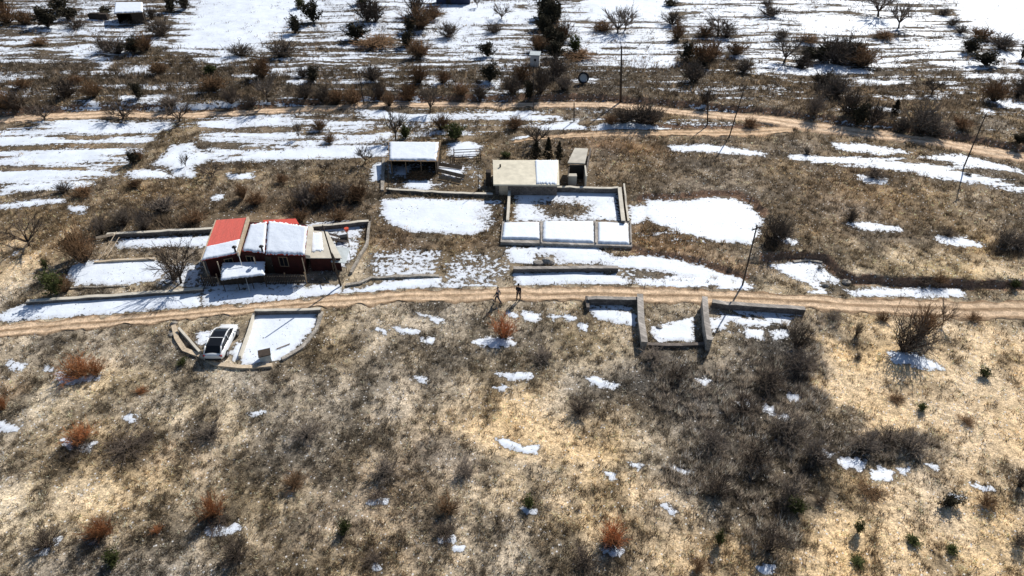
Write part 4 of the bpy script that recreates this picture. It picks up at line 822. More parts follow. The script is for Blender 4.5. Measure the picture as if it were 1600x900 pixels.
# ------------------------------------------------------------------ walls
def wall(name, pts, h, th, mat, label, group=None, top=None, seed=0, cap=None, broken=.0, k=.62):
    """low wall whose TOP edge follows the photograph's points; ragged top if broken"""
    r = random.Random(seed); Q = []; h = h*k
    if mat == 'concrete': mat = 'block'  # masonry takes the shade-darkened colour, coping keeps its own
    for a in pts:
        p = P(a[0], a[1], h); z0 = Hs(p.x, p.y); p = P(a[0], a[1], z0+h); Q.append((p.x, p.y, z0))
    L = 0; S = []
    for i in range(len(Q)-1):
        a = Vector(Q[i]); b = Vector(Q[i+1]); d = (b-a).length; n = max(1, int(d/.8))
        for k in range(n): S.append(a.lerp(b, k/n))
    S.append(Vector(Q[-1])); V = []; n = len(S); Cc = []
    for i, p in enumerate(S):
        t = (S[min(i+1, n-1)]-S[max(i-1, 0)]); t.z = 0; t.normalize(); nr = Vector((-t.y, t.x, 0))*th/2
        z0 = Hs(p.x, p.y); hh = h*(1-broken*r.random()**2)+r.uniform(-.045, .045); ww = 1+r.uniform(-.05, .05)*(1+4*broken)
        V += [Vector((p.x, p.y, z0-.2))+nr*ww, Vector((p.x, p.y, z0-.2))-nr*ww, Vector((p.x, p.y, z0+hh))-nr*ww, Vector((p.x, p.y, z0+hh))+nr*ww]
        Cc += [Vector((p.x, p.y, z0+hh+.002))+nr*1.25, Vector((p.x, p.y, z0+hh+.002))-nr*1.25, Vector((p.x, p.y, z0+hh+.06))-nr*1.25, Vector((p.x, p.y, z0+hh+.06))+nr*1.25]
    F = [(0, 1, 2, 3), tuple(4*(n-1)+q for q in (3, 2, 1, 0))]
    for i in range(n-1):
        for k in range(4): F.append((4*i+k, 4*i+(k+1) % 4, 4*(i+1)+(k+1) % 4, 4*(i+1)+k))
    if cap:
        c = S[len(S)//2]; root = empty(name, (c.x, c.y, Hs(c.x, c.y)), 0, label, 'wall', group)
        MB().add(V, F).build('masonry', M[mat], root); MB().add(Cc, F).build('coping', M[cap], root); return root
    o = MB().add(V, F).build(name, M[mat]); return tag(o, label, 'wall', group)
wall('yard_wall', [(167,366),(250,361),(331,357)], .75, .3, 'concrete', 'low concrete wall running left from behind the red roof', cap='pale', seed=1)
wall('yard_wall', [(488,354),(530,350),(576,345)], .8, .3, 'concrete', 'low concrete wall running right from the house behind the junk yard', cap='pale', seed=2)
wall('side_wall', [(577,345),(573,380),(562,398),(548,424)], .6, .25, 'stone', 'rough stone wall closing the right side of the junk yard', broken=.5, seed=3)
wall('yard_wall', [(147,408),(195,405),(242,403)], .4, .25, 'board', 'pale low wall along the top of the snowy yard left of the house', seed=4)
wall('street_wall', [(42,471),(120,465),(200,460),(317,451)], .55, .3, 'concrete', 'long low street wall in front of the yard left of the house', cap='pale', seed=5)
wall('kerb_wall', [(100,449),(150,447),(200,444)], .3, .2, 'stone', 'short crumbling stone row at the bottom of the snowy left yard', broken=.6, seed=6)
wall('stone_row', [(540,444),(562,441),(580,433),(640,430),(686,429)], .35, .35, 'stone', 'crumbled stone row between the speckled plot and the roadside snow', broken=.5, seed=7)
wall('plot_wall', [(604,295),(650,298),(700,301),(770,303)], .55, .3, 'concrete', 'low concrete wall behind the big rectangular snow patch', cap='pale', seed=8)
wall('stone_row', [(599,246),(598,270),(597,296)], .5, .4, 'stone', 'broken stone row going up beside the timber shed', broken=.6, seed=9)
wall('back_wall', [(800,292),(880,292),(966,293)], 1.1, .3, 'concrete', 'long back wall of the walled snowy yard', cap='pale', seed=10)
wall('left_wall', [(796,291),(795,315),(793,343)], 1.1, .3, 'pale', 'pale wall on the left side of the walled snowy yard', seed=11)
wall('right_wall', [(968,293),(971,320),(974,346)], 1.1, .35, 'concrete', 'thick grey wall on the right side of the walled snowy yard', cap='pale', seed=12)
wall('outer_wall', [(975,287),(978,315),(982,345)], .6, .2, 'pale', 'thin pale wall just outside the right side of the walled yard', seed=13)
wall('retaining_wall', [(802,419),(880,418),(966,418)], .7, .35, 'concrete', 'grey retaining wall between two snow strips above the road', seed=14, cap='concrete')
wall('retaining_wall', [(1240,408),(1262,405),(1285,409)], .25, .3, 'stone', 'short stone edging on top of the snow hollow beside the right bank', broken=.4, seed=34)
wall('block_wall', [(918,466),(960,466),(997,467)], .85, .35, 'concrete', 'grey block wall on the left wing of the roofless ruin', seed=15, cap='concrete', k=.8)
wall('block_wall', [(917,462),(919,480)], .8, .3, 'concrete', 'stub wall at the left end of the roofless ruin', seed=16, broken=.2)
wall('block_wall', [(1000,460),(1002,500),(1007,535)], .85, .45, 'stone', 'thick wall on the left side of the sunken pit in the ruin', seed=17, k=1, cap='concrete')
wall('block_wall', [(1101,464),(1104,500),(1109,532)], 1.25, .4, 'stone', 'tall wall on the right side of the sunken pit in the ruin', seed=18, cap='concrete', k=1)
wall('block_wall', [(1012,537),(1060,538),(1104,536)], .5, .35, 'concrete', 'low front wall closing the sunken pit of the ruin', seed=19)
wall('block_wall', [(1113,471),(1135,474),(1200,478),(1258,482)], .8, .4, 'concrete', 'long block wall on the right wing of the roofless ruin', seed=20, cap='concrete', k=.8)
wall('parking_wall', [(398,485),(450,484),(501,483)], .8, .25, 'concrete', 'straight back wall of the snowy parking court', seed=21, cap='pale')
wall('parking_wall', [(396,489),(388,518),(374,556)], .6, .2, 'pale', 'pale low wall between the parked car and the snowy court', seed=22)
wall('parking_wall', [(502,486),(494,514),(472,541),(440,560)], .4, .35, 'stone', 'rubble edge curving along the right side of the snowy court', broken=.4, seed=23)
wall('parking_wall', [(271,508),(276,528),(288,546),(316,556),(338,568),(378,573),(425,570)], .35, .4, 'board', 'curved pale kerb wall below the parked car', seed=24)
wall('parking_wall', [(279,512),(296,531),(312,549)], .7, .2, 'pale', 'narrow pale wall leading down on the left of the parked car', seed=25)

# ------------------------------------------------------------------ red roofed house
def on_wall(mb, A, B, t0, t1, z0, z1, out):
    """box standing proud of the wall from A to B (plan points)"""
    A = Vector((A[0], A[1], 0)); B = Vector((B[0], B[1], 0)); d = (B-A).normalized(); nr = Vector((d.y, -d.x, 0))
    p = A.lerp(B, t0); q = A.lerp(B, t1)
    mb.prism([Vector((v.x, v.y, z1)) for v in (p+nr*out, q+nr*out, q-nr*.02, p-nr*.02)], [Vector((v.x, v.y, z0)) for v in (p+nr*out, q+nr*out, q-nr*.02, p-nr*.02)])
def window(house, A, B, t0, t1, z0, z1):
    m = MB(); on_wall(m, A, B, t0, t1, z0, z1, .03); w_ = m.build('window', M['glass'], house)
    m = MB(); e = (t1-t0)*.09
    for a, b, c, d in ((t0-e, t1+e, z1, z1+.08), (t0-e, t1+e, z0-.08, z0), (t0-e, t0, z0, z1), (t1, t1+e, z0, z1), ((t0+t1)/2-e*.3, (t0+t1)/2+e*.3, z0, z1)): on_wall(m, A, B, a, b, c, d, .06)
    m.build('frame', M['frame'], w_, local=False) if False else None
    o = m.build('frame', M['wood'], house); o.parent = w_
def corrugate(q, name, mat, parent, t=.05, n=60, amp=.022):
    """sheet metal roof with ridges running down the slope"""
    m = MB(); top = []; bot = []
    for i in range(n*2+1):
        u = i/(n*2); z = amp if i % 2 else 0
        for v in (0, 1):
            p = quad_pt(q, u, v); top.append(p+Vector((0, 0, z))); bot.append(p-Vector((0, 0, t)))
    k = len(top); F = []
    for i in range(n*2):
        F += [(2*i, 2*i+1, 2*i+3, 2*i+2), (k+2*i, k+2*i+2, k+2*i+3, k+2*i+1), (2*i, 2*i+2, k+2*i+2, k+2*i), (2*i+1, k+2*i+1, k+2*i+3, 2*i+3)]
    F += [(0, k, k+1, 1), (4*n, 4*n+1, k+4*n+1, k+4*n)]
    m.add(top+bot, F); return m.build(name, mat, parent)
hc = P(400, 380, 0); house = empty('house', (hc.x, hc.y, 0), 0, 'long low house with a red roof on its left wing and snow on the rest', 'house')
FL, FM, FR, BR_, BL = P(320,404,2.45), P(371,394,2.45), P(473,397,2.45), P(478,357,2.45), P(343,347,2.9)
wt = [FL, FM, FR, BR_, BL]; tz = [2.36, 2.44, 2.42, 3.0, 3.05]
top = [Vector((p.x, p.y, z)) for p, z in zip(wt, tz)]
MB().prism(top, flatz(wt, -.1)).build('wall', M['redwall'], house)
qL = [P(338,344,3.5), P(386,340,3.5), P(370,396,2.6), P(315,407,2.55)]
rl = corrugate(qL, 'roof', M['redroof'], house)
snow_quad([quad_pt(qL, 0, .68)+Vector((0,0,.02)), quad_pt(qL, 1, .62)+Vector((0,0,.02)), quad_pt(qL, 1, 1.0)+Vector((0,0,.02)), quad_pt(qL, 0, 1.0)+Vector((0,0,.02))], 'snow_cover', house, .12, 3)
qM = [P(391,351,3.3), P(418,346,3.3), P(414,395,2.62), P(378,392,2.62)]; corrugate(qM, 'roof', M['redroof'], house, n=24)
snow_quad([p+Vector((0,0,.02)) for p in [quad_pt(qM, .03, .02), quad_pt(qM, .98, .02), quad_pt(qM, .98, 1), quad_pt(qM, .02, 1)]], 'snow_cover', house, .13, 4, nx=20)
qR = [P(419,344,3.45), P(482,354,3.3), P(477,399,2.66), P(415,397,2.66)]; corrugate(qR, 'roof', M['redroof'], house, n=50)
snow_quad([p+Vector((0,0,.02)) for p in [quad_pt(qR, .01, .02), quad_pt(qR, .98, .02), quad_pt(qR, .99, 1), quad_pt(qR, .0, 1)]], 'snow_cover', house, .16, 5)
qB = [P(410,344,3.0), P(462,341.5,3.0), P(467,350,3.3), P(414,349,3.35)]; corrugate(qB, 'rear_roof', M['redroof'], house, n=30)
m = MB(); a, b = quad_pt(qL, 1.0, 0), quad_pt(qL, 1.0, 1); m.prism([a+Vector((0,0,.14)), a+Vector((.22,0,.14)), b+Vector((.22,0,.14)), b+Vector((0,0,.14))], [a-Vector((0,0,.3)), a+Vector((.22,0,-.3)), b+Vector((.22,0,-.3)), b-Vector((0,0,.3))]); m.build('verge_board', M['board'], house)
m = MB(); a, b = quad_pt(qL, 0, 0), quad_pt(qL, 0, 1); m.prism([a+Vector((-.1,0,.06)), a+Vector((0,0,.06)), b+Vector((0,0,.06)), b+Vector((-.1,0,.06))], [a-Vector((.1,0,.2)), a-Vector((0,0,.2)), b-Vector((0,0,.2)), b-Vector((.1,0,.2))]); m.build('verge_board', M['board'], house)
m = MB(); a, b = quad_pt(qR, 1, 0), quad_pt(qR, 1, 1); m.prism([a+Vector((0,0,.1)), a+Vector((.45,0,-.05)), b+Vector((.45,0,-.05)), b+Vector((0,0,.1))], [a-Vector((0,0,.35)), a+Vector((.45,0,-.35)), b+Vector((.45,0,-.35)), b-Vector((0,0,.35))]); m.build('parapet', M['pale'], house)
window(house, FM, FR, .12, .24, 1.0, 2.0); window(house, FM, FR, .62, .74, 1.0, 2.0); window(house, FL, FM, .55, .78, 1.0, 1.9)
m = MB(); on_wall(m, FM, FR, .40, .50, .05, 2.05, .04); dr = m.build('door', M['dark'], house)
m = MB(); on_wall(m, FM, FR, .485, .492, .95, 1.05, .10); o = m.build('handle', M['steel'], house); o.parent = dr
for px, py in ((368, 386), (410, 385)):       # stove pipes with rain caps
    p = P(px, py+7, 2.75); m = MB(); m.bar(p-Vector((0,0,.2)), p+Vector((0,0,.5)), .09, .09, 12); ch = m.build('stove_pipe', M['black'], house)
    m = MB(); m.bar(p+Vector((0,0,.5)), p+Vector((0,0,.58)), .24, .2, 14); m.bar(p+Vector((0,0,.58)), p+Vector((0,0,.68)), .2, .04, 14); c = m.build('cap', M['black'], house); c.parent = ch
for px in (319, 341, 398, 473):
    p = P(px, 407 if px < 345 else 401, 2.4); m = MB(); m.bar((p.x, p.y-.25, 0), (p.x, p.y-.25, 2.45), .05, .05, 8); m.build('post', M['board'], house)
# porch
pc = P(380, 432, 0); porch = empty('porch_roof', (pc.x, pc.y, 0), 0, 'snow covered lean-to roof in front of the red roofed house', 'canopy')
qP = [P(347,411,1.6), P(414,409,1.6), P(413,430,1.45), P(345,438,1.45)]
slab([quad_pt(qP,0,0), quad_pt(qP,1,0), quad_pt(qP,1,1), quad_pt(qP,0,1)], .06, 'roof', M['dark'], porch)
snow_quad([p+Vector((0,0,.003)) for p in [qP[0], qP[1], qP[2], qP[3]]], 'snow_cover', porch, .14, 6)
for u, v in ((.02, .97), (.35, .97), (.68, .97), (.98, .97)):
    p = quad_pt(qP, u, v); MB().bar((p.x, p.y, 0), (p.x, p.y, p.z-.06), .04, .04, 8).build('post', M['dark'], porch)
p0 = P(345, 446, 0); p1 = P(415, 441, 0)
tag(MB().prism([Vector((p0.x, p0.y, .9)), Vector((p1.x, p1.y, .9)), Vector((p1.x, p1.y+.12, .9)), Vector((p0.x, p0.y+.12, .9))], [Vector((p0.x, p0.y, -.1)), Vector((p1.x, p1.y, -.1)), Vector((p1.x, p1.y+.12, -.1)), Vector((p0.x, p0.y+.12, -.1))]).build('shade_board', M['dark'], None), 'dark board standing in for the shaded opening under the snowy lean-to', 'fence')  # dark board put in for the shade of the open space underneath
def picket(label, A, B, h, mat, gap=.16):
    c = (A+B)/2; f = empty('fence', (c.x, c.y, 0), 0, label, 'fence'); d = (B-A); L = d.length; d.normalize(); ang = math.atan2(d.y, d.x); m = MB()
    for i in range(int(L/gap)):
        p = A+d*(i*gap+.05); m.box(Vector((p.x, p.y, h/2+.05)), .11, .025, h+random.uniform(-.08, .05), ang)
    m.build('pickets', M[mat], f)
    for z in (h*.3, h*.85): MB().box(Vector((c.x, c.y+.035, z)), L, .04, .07, ang).build('rail', M['board'], f)
    for t in (0, .5, 1):
        p = A.lerp(B, t); MB().box(Vector((p.x, p.y+.1, h/2+.08)), .09, .09, h+.25, ang).build('post', M['wood'], f)
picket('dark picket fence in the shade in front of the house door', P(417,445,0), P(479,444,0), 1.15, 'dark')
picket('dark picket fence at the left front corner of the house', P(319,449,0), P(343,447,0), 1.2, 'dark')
# white cable
def sag(a, b, s, n=10): return [a.lerp(b, i/n)-Vector((0, 0, s*4*(i/n)*(1-i/n))) for i in range(n+1)]
m = MB(); c = sag(P(371,392,2.9), P(391,458,.05), .25)
for i in range(10): m.bar(c[i], c[i+1], .03, .03, 6)
tag(m.build('cable', M['frame']), 'thin white cable hanging from the left stove pipe to the street snow', 'cable')
# annex
ac = P(505, 390, 0); ann = empty('annex', (ac.x, ac.y, 0), 0, 'flat patched lean-to built on the right end of the red roofed house', 'shed')
qA = [P(486,360,2.0), P(512,362,1.9), P(534,403,1.7), P(481,403,1.75)]
slab(qA, .08, 'roof', M['pale'], ann)
snow_quad([quad_pt(qA,.05,.1)+Vector((0,0,.003)), quad_pt(qA,.6,.08)+Vector((0,0,.003)), quad_pt(qA,.5,.75)+Vector((0,0,.003)), quad_pt(qA,.1,.8)+Vector((0,0,.003))], 'snow_cover', ann, .07, 8, nx=18, ny=18, rag=.06)
i_ = [quad_pt(qA,.05,.06), quad_pt(qA,.95,.06), quad_pt(qA,.96,.95), quad_pt(qA,.04,.95)]; MB().prism(flatz(i_, 1.6), flatz(i_, -.1)).build('wall', M['redwall'], ann)
tc_ = P(530, 398, 0); tp = empty('sheet_canopy', (tc_.x, tc_.y, 0), 0, 'pale grey sheet on posts beside the lean-to', 'canopy')
qT = [P(519,384,1.5), P(547,388,1.4), P(540,411,1.2), P(517,409,1.25)]; corrugate(qT, 'sheet', M['tarp'], tp, n=16)
for u, v in ((.05,.05),(.95,.05),(.95,.95),(.05,.95)):
    p = quad_pt(qT, u, v); MB().bar((p.x, p.y, -.05), (p.x, p.y, p.z-.06), .035, .035, 6).build('post', M['wood'], tp)
def plank(a, b, label, mat='wood', r=.05, name='plank'):
    m = MB(); d = (b-a); u = d.normalized().orthogonal().normalized()*r*1.6; v = d.normalized().cross(u).normalized()*r*.5
    m.prism([a+u+v, a-u+v, a-u-v, a+u-v], [b+u+v, b-u+v, b-u-v, b+u-v]); return tag(m.build(name, M[mat]), label, 'plank')
plank(P(500,359,1.0), P(524,408,1.9), 'long dark pole lying across the lean-to roof', 'dark', .06, 'pole')
plank(P(508,364,.3), P(540,372,.35), 'upper pale plank on the snow of the junk yard', 'board', .07); plank(P(510,371,.3), P(545,378,.3), 'lower pale plank on the snow of the junk yard', 'board', .07)
plank(P(158,402,.2), P(182,362,1.4), 'long pale board leaning beside the tall brown bush', 'board', .07); plank(P(166,402,.2), P(186,371,1.0), 'shorter pale board leaning right of the long one by the brown bush', 'board', .06); plank(P(150,372,.5), P(178,366,.5), 'pale beam lying at the left end of the yard wall', 'board', .09)
pp = P(546, 385, 0); rp = empty('post_with_red_top', (pp.x, pp.y, 0), 0, 'thin post with a red bucket on top in the junk yard', 'post'); MB().bar(pp, pp+Vector((0,0,1.9)), .05, .05, 8).build('post', M['board'], rp)
MB().bar(pp+Vector((0,0,1.9)), pp+Vector((0,0,2.25)), .17, .24, 12).build('bucket', M['redpaint'], rp)
bx = P(538, 376, 0); tag(MB().box(bx+Vector((0,0,.3)), .8, .6, .6, .3).build('crate', M['black'], None, .02), 'black crate standing in the snow of the junk yard', 'crate')

# ------------------------------------------------------------------ timber shed with snow roof
s0 = P(648, 255, 0); shed = empty('timber_shed', (s0.x, s0.y, 0), 0, 'open fronted timber shed with a snow covered roof', 'shed')
qS = [P(607,221,2.2), P(689,222,2.2), P(684,252,1.9), P(607,251,1.9)]; slab(qS, .08, 'roof', M['wood'], shed)
snow_quad([quad_pt(qS,.02,.03)+Vector((0,0,.003)), quad_pt(qS,.96,.02)+Vector((0,0,.003)), quad_pt(qS,.97,.97)+Vector((0,0,.003)), quad_pt(qS,.02,.97)+Vector((0,0,.003))], 'snow_cover', shed, .15, 10)
a, b, c, d = [quad_pt(qS, *t) for t in ((.03,.05),(.96,.05),(.97,.93),(.03,.93))]
def panel(p, q, z0, z1, th, name, mat, parent):
    dd = (q-p); dd.z = 0; dd.normalize(); nr = Vector((-dd.y, dd.x, 0))*th/2
    MB().prism([Vector((v.x, v.y, zz)) for v, zz in ((p+nr, z1), (q+nr, z1), (q-nr, z1), (p-nr, z1))], [Vector((v.x, v.y, z0)) for v in (p+nr, q+nr, q-nr, p-nr)]).build(name, M[mat], parent)
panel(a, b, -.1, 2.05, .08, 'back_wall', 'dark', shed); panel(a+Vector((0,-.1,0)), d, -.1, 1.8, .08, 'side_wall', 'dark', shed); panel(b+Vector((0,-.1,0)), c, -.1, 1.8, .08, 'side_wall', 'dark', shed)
for t in (0.02, .33, .66, .98):
    p = d.lerp(c, t); MB().bar((p.x, p.y-.1, -.05), (p.x, p.y-.1, 1.82), .06, .06, 8).build('post', M['wood'], shed)
# pen of rails beside it
e0 = P(732, 240, 0); pen = empty('rail_pen', (e0.x, e0.y, 0), 0, 'small dark railed pen holding snow right of the timber shed', 'pen')
co = [P(709,234,.7), P(750,232,.7), P(751,243,.7), P(709,246,.7)]
for i in range(4):
    u, v = co[i], co[(i+1) % 4]
    for z in (.3, .65): MB().bar((u.x, u.y, z), (v.x, v.y, z), .05, .05, 6).build('rail', M['dark'], pen)
    MB().bar((u.x, u.y, -.1), (u.x, u.y, .85), .07, .07, 6).build('post', M['dark'], pen)
for i, (a, b, c, d, lab) in enumerate([(682,256,722,262,'upper of the snow dusted boards right of the timber shed'),(684,266,726,276,'middle one of the snow dusted boards right of the timber shed'),(686,276,720,284,'lowest of the snow dusted boards right of the timber shed')]):
    plank(P(a,b,.3), P(c,d,.25), lab, 'wood', .14)
# brush heap
hp = G(655, 276); mm = []
rr = random.Random(3)
for i in range(900):
    a = rr.uniform(0, 6.28); q = math.sqrt(rr.random()); p = np.array([math.cos(a)*q*1.5, math.sin(a)*q*1.1, (1-q*q)*.6*rr.uniform(.3, 1)]); mm.append((p, p+np.array([rr.gauss(0,.28), rr.gauss(0,.28), rr.gauss(.03,.08)]), .022, .014))
me = seg_mesh('brush_heap', mm); o = link('brush_heap', me, M['twig_brown']); o.location = hp; tag(o, 'reddish brown heap of cut brush in front of the timber shed', 'brush heap')

# ------------------------------------------------------------------ cream roofed building
b0 = P(820, 285, 0); cb = empty('flat_roofed_building', (b0.x, b0.y, 0), 0, 'flat roofed building, half its cream roof under snow', 'building')
qC = [P(770,250,1.75), P(873,250,1.75), P(874,289,1.6), P(771,288,1.6)]; slab(qC, .2, 'roof', M['cream'], cb)
snow_quad([quad_pt(qC,.64,.02)+Vector((0,0,.003)), quad_pt(qC,.99,.02)+Vector((0,0,.003)), quad_pt(qC,.96,.98)+Vector((0,0,.003)), quad_pt(qC,.65,.97)+Vector((0,0,.003))], 'snow_cover', cb, .13, 12)
i_ = [quad_pt(qC,.03,.05), quad_pt(qC,.97,.05), quad_pt(qC,.97,.95), quad_pt(qC,.03,.95)]; MB().prism(flatz(i_, 1.38), flatz(i_, -.1)).build('wall', M['block'], cb)
m = MB(); on_wall(m, i_[3], i_[2], .06, .2, .0, 1.3, .04); m.build('door', M['board'], cb)
m = MB(); m.bar(quad_pt(qC,.11,.3)+Vector((0,0,-.02)), quad_pt(qC,.11,.3)+Vector((0,0,.35)), .1, .1, 10); m.build('vent_pipe', M['dark'], cb)
# dark open hut to its right
h0 = P(900, 282, 0); ht = empty('open_hut', (h0.x, h0.y, 0), 0, 'little dark open hut with a sloping concrete roof right of the cream roof', 'hut')
qH = [P(898,231,2.4), P(919,232,2.4), P(914,255,2.0), P(887,254,2.0)]; slab(qH, .14, 'roof', M['pale'], ht)
a, b, c, d = P(890,257,1.9), P(913,257,1.9), P(915,274,1.9), P(887,274,1.9)
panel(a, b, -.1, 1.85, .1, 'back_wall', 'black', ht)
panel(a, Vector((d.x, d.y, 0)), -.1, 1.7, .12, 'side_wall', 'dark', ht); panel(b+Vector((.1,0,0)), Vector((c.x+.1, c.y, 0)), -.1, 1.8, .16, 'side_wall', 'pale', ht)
wall('thin_wall', [(923,231),(919,250),(916,268)], 1.4, .15, 'concrete', 'thin wall running up the slope right of the dark open hut', seed=31)
bb = P(894, 292, 0); tag(MB().box(bb+Vector((0,.4,.7)), 1.0, .7, 1.4, 0).build('cistern', M['pale'], None, .03), 'small pale block standing behind the back wall of the walled yard', 'water tank')
bk = P(764, 290, 0); tag(MB().box(bk+Vector((-.05,.3,.9)), .6, .8, 1.8, 0).build('shade_block', M['dark'], None, .02), 'dark block standing in for the shadow left of the flat roofed building', 'hut')  # dark box added in place of the shadow beside the building

# ------------------------------------------------------------------ three snow loaded bays below the walled yard
y0 = P(888, 375, 0); low = empty('low_outbuilding', (y0.x, y0.y, 0), 0, 'low outbuilding of three snow filled roof bays below the walled yard', 'outbuilding')
bays = [[(787,349),(843,348),(843,375),(784,374)], [(848,347),(927,346),(928,380),(847,377)], [(934,348),(981,350),(983,382),(934,381)]]
zt = .35; al = [P(785,346,zt), P(985,346,zt), P(988,385,zt), P(782,378,zt)]
MB().prism(al, flatz(al, -.15)).build('wall', M['concrete'], low)
for i, bpts in enumerate(bays):
    q = [P(a, b, zt+.003) for a, b in bpts]; snow_quad(q, 'snow_cover', low, .22, 20+i, nx=26, rag=.02)
for px in (845, 930, 985):
    p = P(px, 347, zt); q = P(px+1, 381, zt); MB().prism([Vector((v[0], v[1], zt+.2)) for v in ((p.x-.07,p.y),(p.x+.07,p.y),(q.x+.07,q.y),(q.x-.07,q.y))], [Vector((v[0], v[1], zt+.002)) for v in ((p.x-.07,p.y),(p.x+.07,p.y),(q.x+.07,q.y),(q.x-.07,q.y))]).build('divider', M['concrete'], low)

# ------------------------------------------------------------------ far huts
u0 = G(200, 36); hz = u0.z; fh = empty('far_hut', (u0.x, u0.y, hz), 0, 'hut with a snowy roof and dark open front in the top left corner', 'hut')
qF = [P(180,4,hz+2.7), P(223,4,hz+2.7), P(223,19,hz+2.4), P(178,21,hz+2.4)]; slab(qF, .12, 'roof', M['wood'], fh); snow_quad([p+Vector((0,0,.003)) for p in qF], 'snow_cover', fh, .18, 30)
a, b, c, d = [quad_pt(qF, *t) for t in ((.05,.1),(.95,.1),(.95,.85),(.05,.85))]
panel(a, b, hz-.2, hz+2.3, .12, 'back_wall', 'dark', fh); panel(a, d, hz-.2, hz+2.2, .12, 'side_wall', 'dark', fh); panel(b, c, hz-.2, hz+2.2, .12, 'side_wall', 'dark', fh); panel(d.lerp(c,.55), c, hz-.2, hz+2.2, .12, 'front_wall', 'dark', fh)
u1 = G(154, 31); tag(MB().box(u1+Vector((0,.4,.5)), 3.6, .9, 1.2, 0).box(u1+Vector((-.6,.4,1.15)), 2.0, .7, .12, 0).build('timber_stack', M['dark'], None, .04), 'dark stack of timber left of the far hut', 'timber stack')
u2 = G(708, 7); f2 = empty('blue_hut', tuple(u2), 0, 'dark blue hut cut off by the top edge', 'hut')
MB().box(u2+Vector((0,1.5,1.2)), 7.0, 3.0, 2.6, 0).build('wall', M['bluewall'], f2); MB().box(u2+Vector((0,1.5,2.62)), 7.6, 3.6, .16, 0).build('roof', M['wood'], f2); MB().box(u2+Vector((0,1.5,2.80)), 7.4, 3.4, .18, 0).build('snow_cover', M['snow'], f2, .06)
MB().box(u2+Vector((-1,-.02,1.0)), 1.0, .06, 1.9, 0).build('door', M['dark'], f2)
u3 = G(836, 106); wh = empty('white_hut', tuple(u3), R(-8), 'tiny white box hut with a dark window beside the tall hedgerow', 'hut')
MB().box(u3+Vector((0,.7,1.05)), 1.5, 1.3, 2.0, R(-8)).build('wall', M['frame'], wh, .03); MB().box(u3+Vector((0,.7,2.13)), 1.75, 1.55, .12, R(-8), R(6)).build('roof', M['tarp'], wh); MB().box(u3+Vector((-.03,.02,1.3)), .35, .06, .35, R(-8)).build('window', M['glass'], wh); MB().box(u3+Vector((.0,.7,.06)), 1.7, 1.5, .2, R(-8)).build('plinth', M['dark'], wh)
u4 = G(821, 117); tag(MB().bar(u4+Vector((0,0,-.1)), u4+Vector((0,0,.75)), .5, .5, 20).bar(u4+Vector((0,0,.75)), u4+Vector((0,0,.9)), .5, .3, 20).build('water_drum', M['tarp']), 'pale round drum on the ground left below the tiny white hut', 'drum')
# ring
u5 = G(911, 131); mr = MB(); nn = 32; V_ = []; F_ = []
for i in range(nn):
    a = 2*math.pi*i/nn
    for r_, z_ in ((.62, 0), (.85, 0), (.85, .7), (.62, .7)): V_.append(Vector((math.cos(a)*r_, math.sin(a)*r_, z_)))
for i in range(nn):
    for k in range(4): F_.append((4*i+k, 4*i+(k+1) % 4, 4*((i+1) % nn)+(k+1) % 4, 4*((i+1) % nn)+k))
rt = Matrix.Translation(u5+Vector((0, .3, .75))) @ Matrix.Rotation(R(62), 4, 'X')
ring = empty('well_ring', tuple(u5), 0, 'dark round ring propped on edge above a small snow patch', 'ring')
mr.add([rt @ v for v in V_], F_).build('ring', M['black'], ring, .02)
MB().bar(rt @ Vector((0,0,.1)), rt @ Vector((0,0,.3)), .6, .6, 24).build('lid', M['frame'], ring)

# ------------------------------------------------------------------ loose stones along the road and in the yards
def stone(px, py, s_, label):
    b = G(px, py); r_ = random.Random(int(px*7+py)); bm = bmesh.new(); bmesh.ops.create_icosphere(bm, subdivisions=2, radius=1)
    for v in bm.verts: v.co = Vector((v.co.x*s_*(1+r_.uniform(-.18, .18)), v.co.y*s_*.8*(1+r_.uniform(-.18, .18)), v.co.z*s_*.6*(1+r_.uniform(-.2, .2))))
    me = bpy.data.meshes.new('boulder'); bm.to_mesh(me); bm.free(); o = link('boulder', me, M['stone']); o.location = (b.x, b.y, b.z+s_*.2); tag(o, label, 'stone')
stone(841,413,.55,'pale grey boulder in the bare patch above the retaining wall'); stone(856,410,.7,'larger brown boulder behind the retaining wall beside the pale one'); stone(914,417,.35,'small stone on the snow above the retaining wall')
stone(272,506,.32,'stone at the upper end of the curved kerb below the road'); stone(268,524,.28,'stone outside the curved kerb left of the parked car'); stone(405,572,.4,'rubble lump at the bottom corner of the snowy court')
stone(1030,512,.3,'stone at the edge of the snow in the sunken pit'); stone(1322,442,.45,'stone where the two snow hollows meet under the right bank'); stone(1290,447,.4,'stone in the bare gap of the right snow hollow')
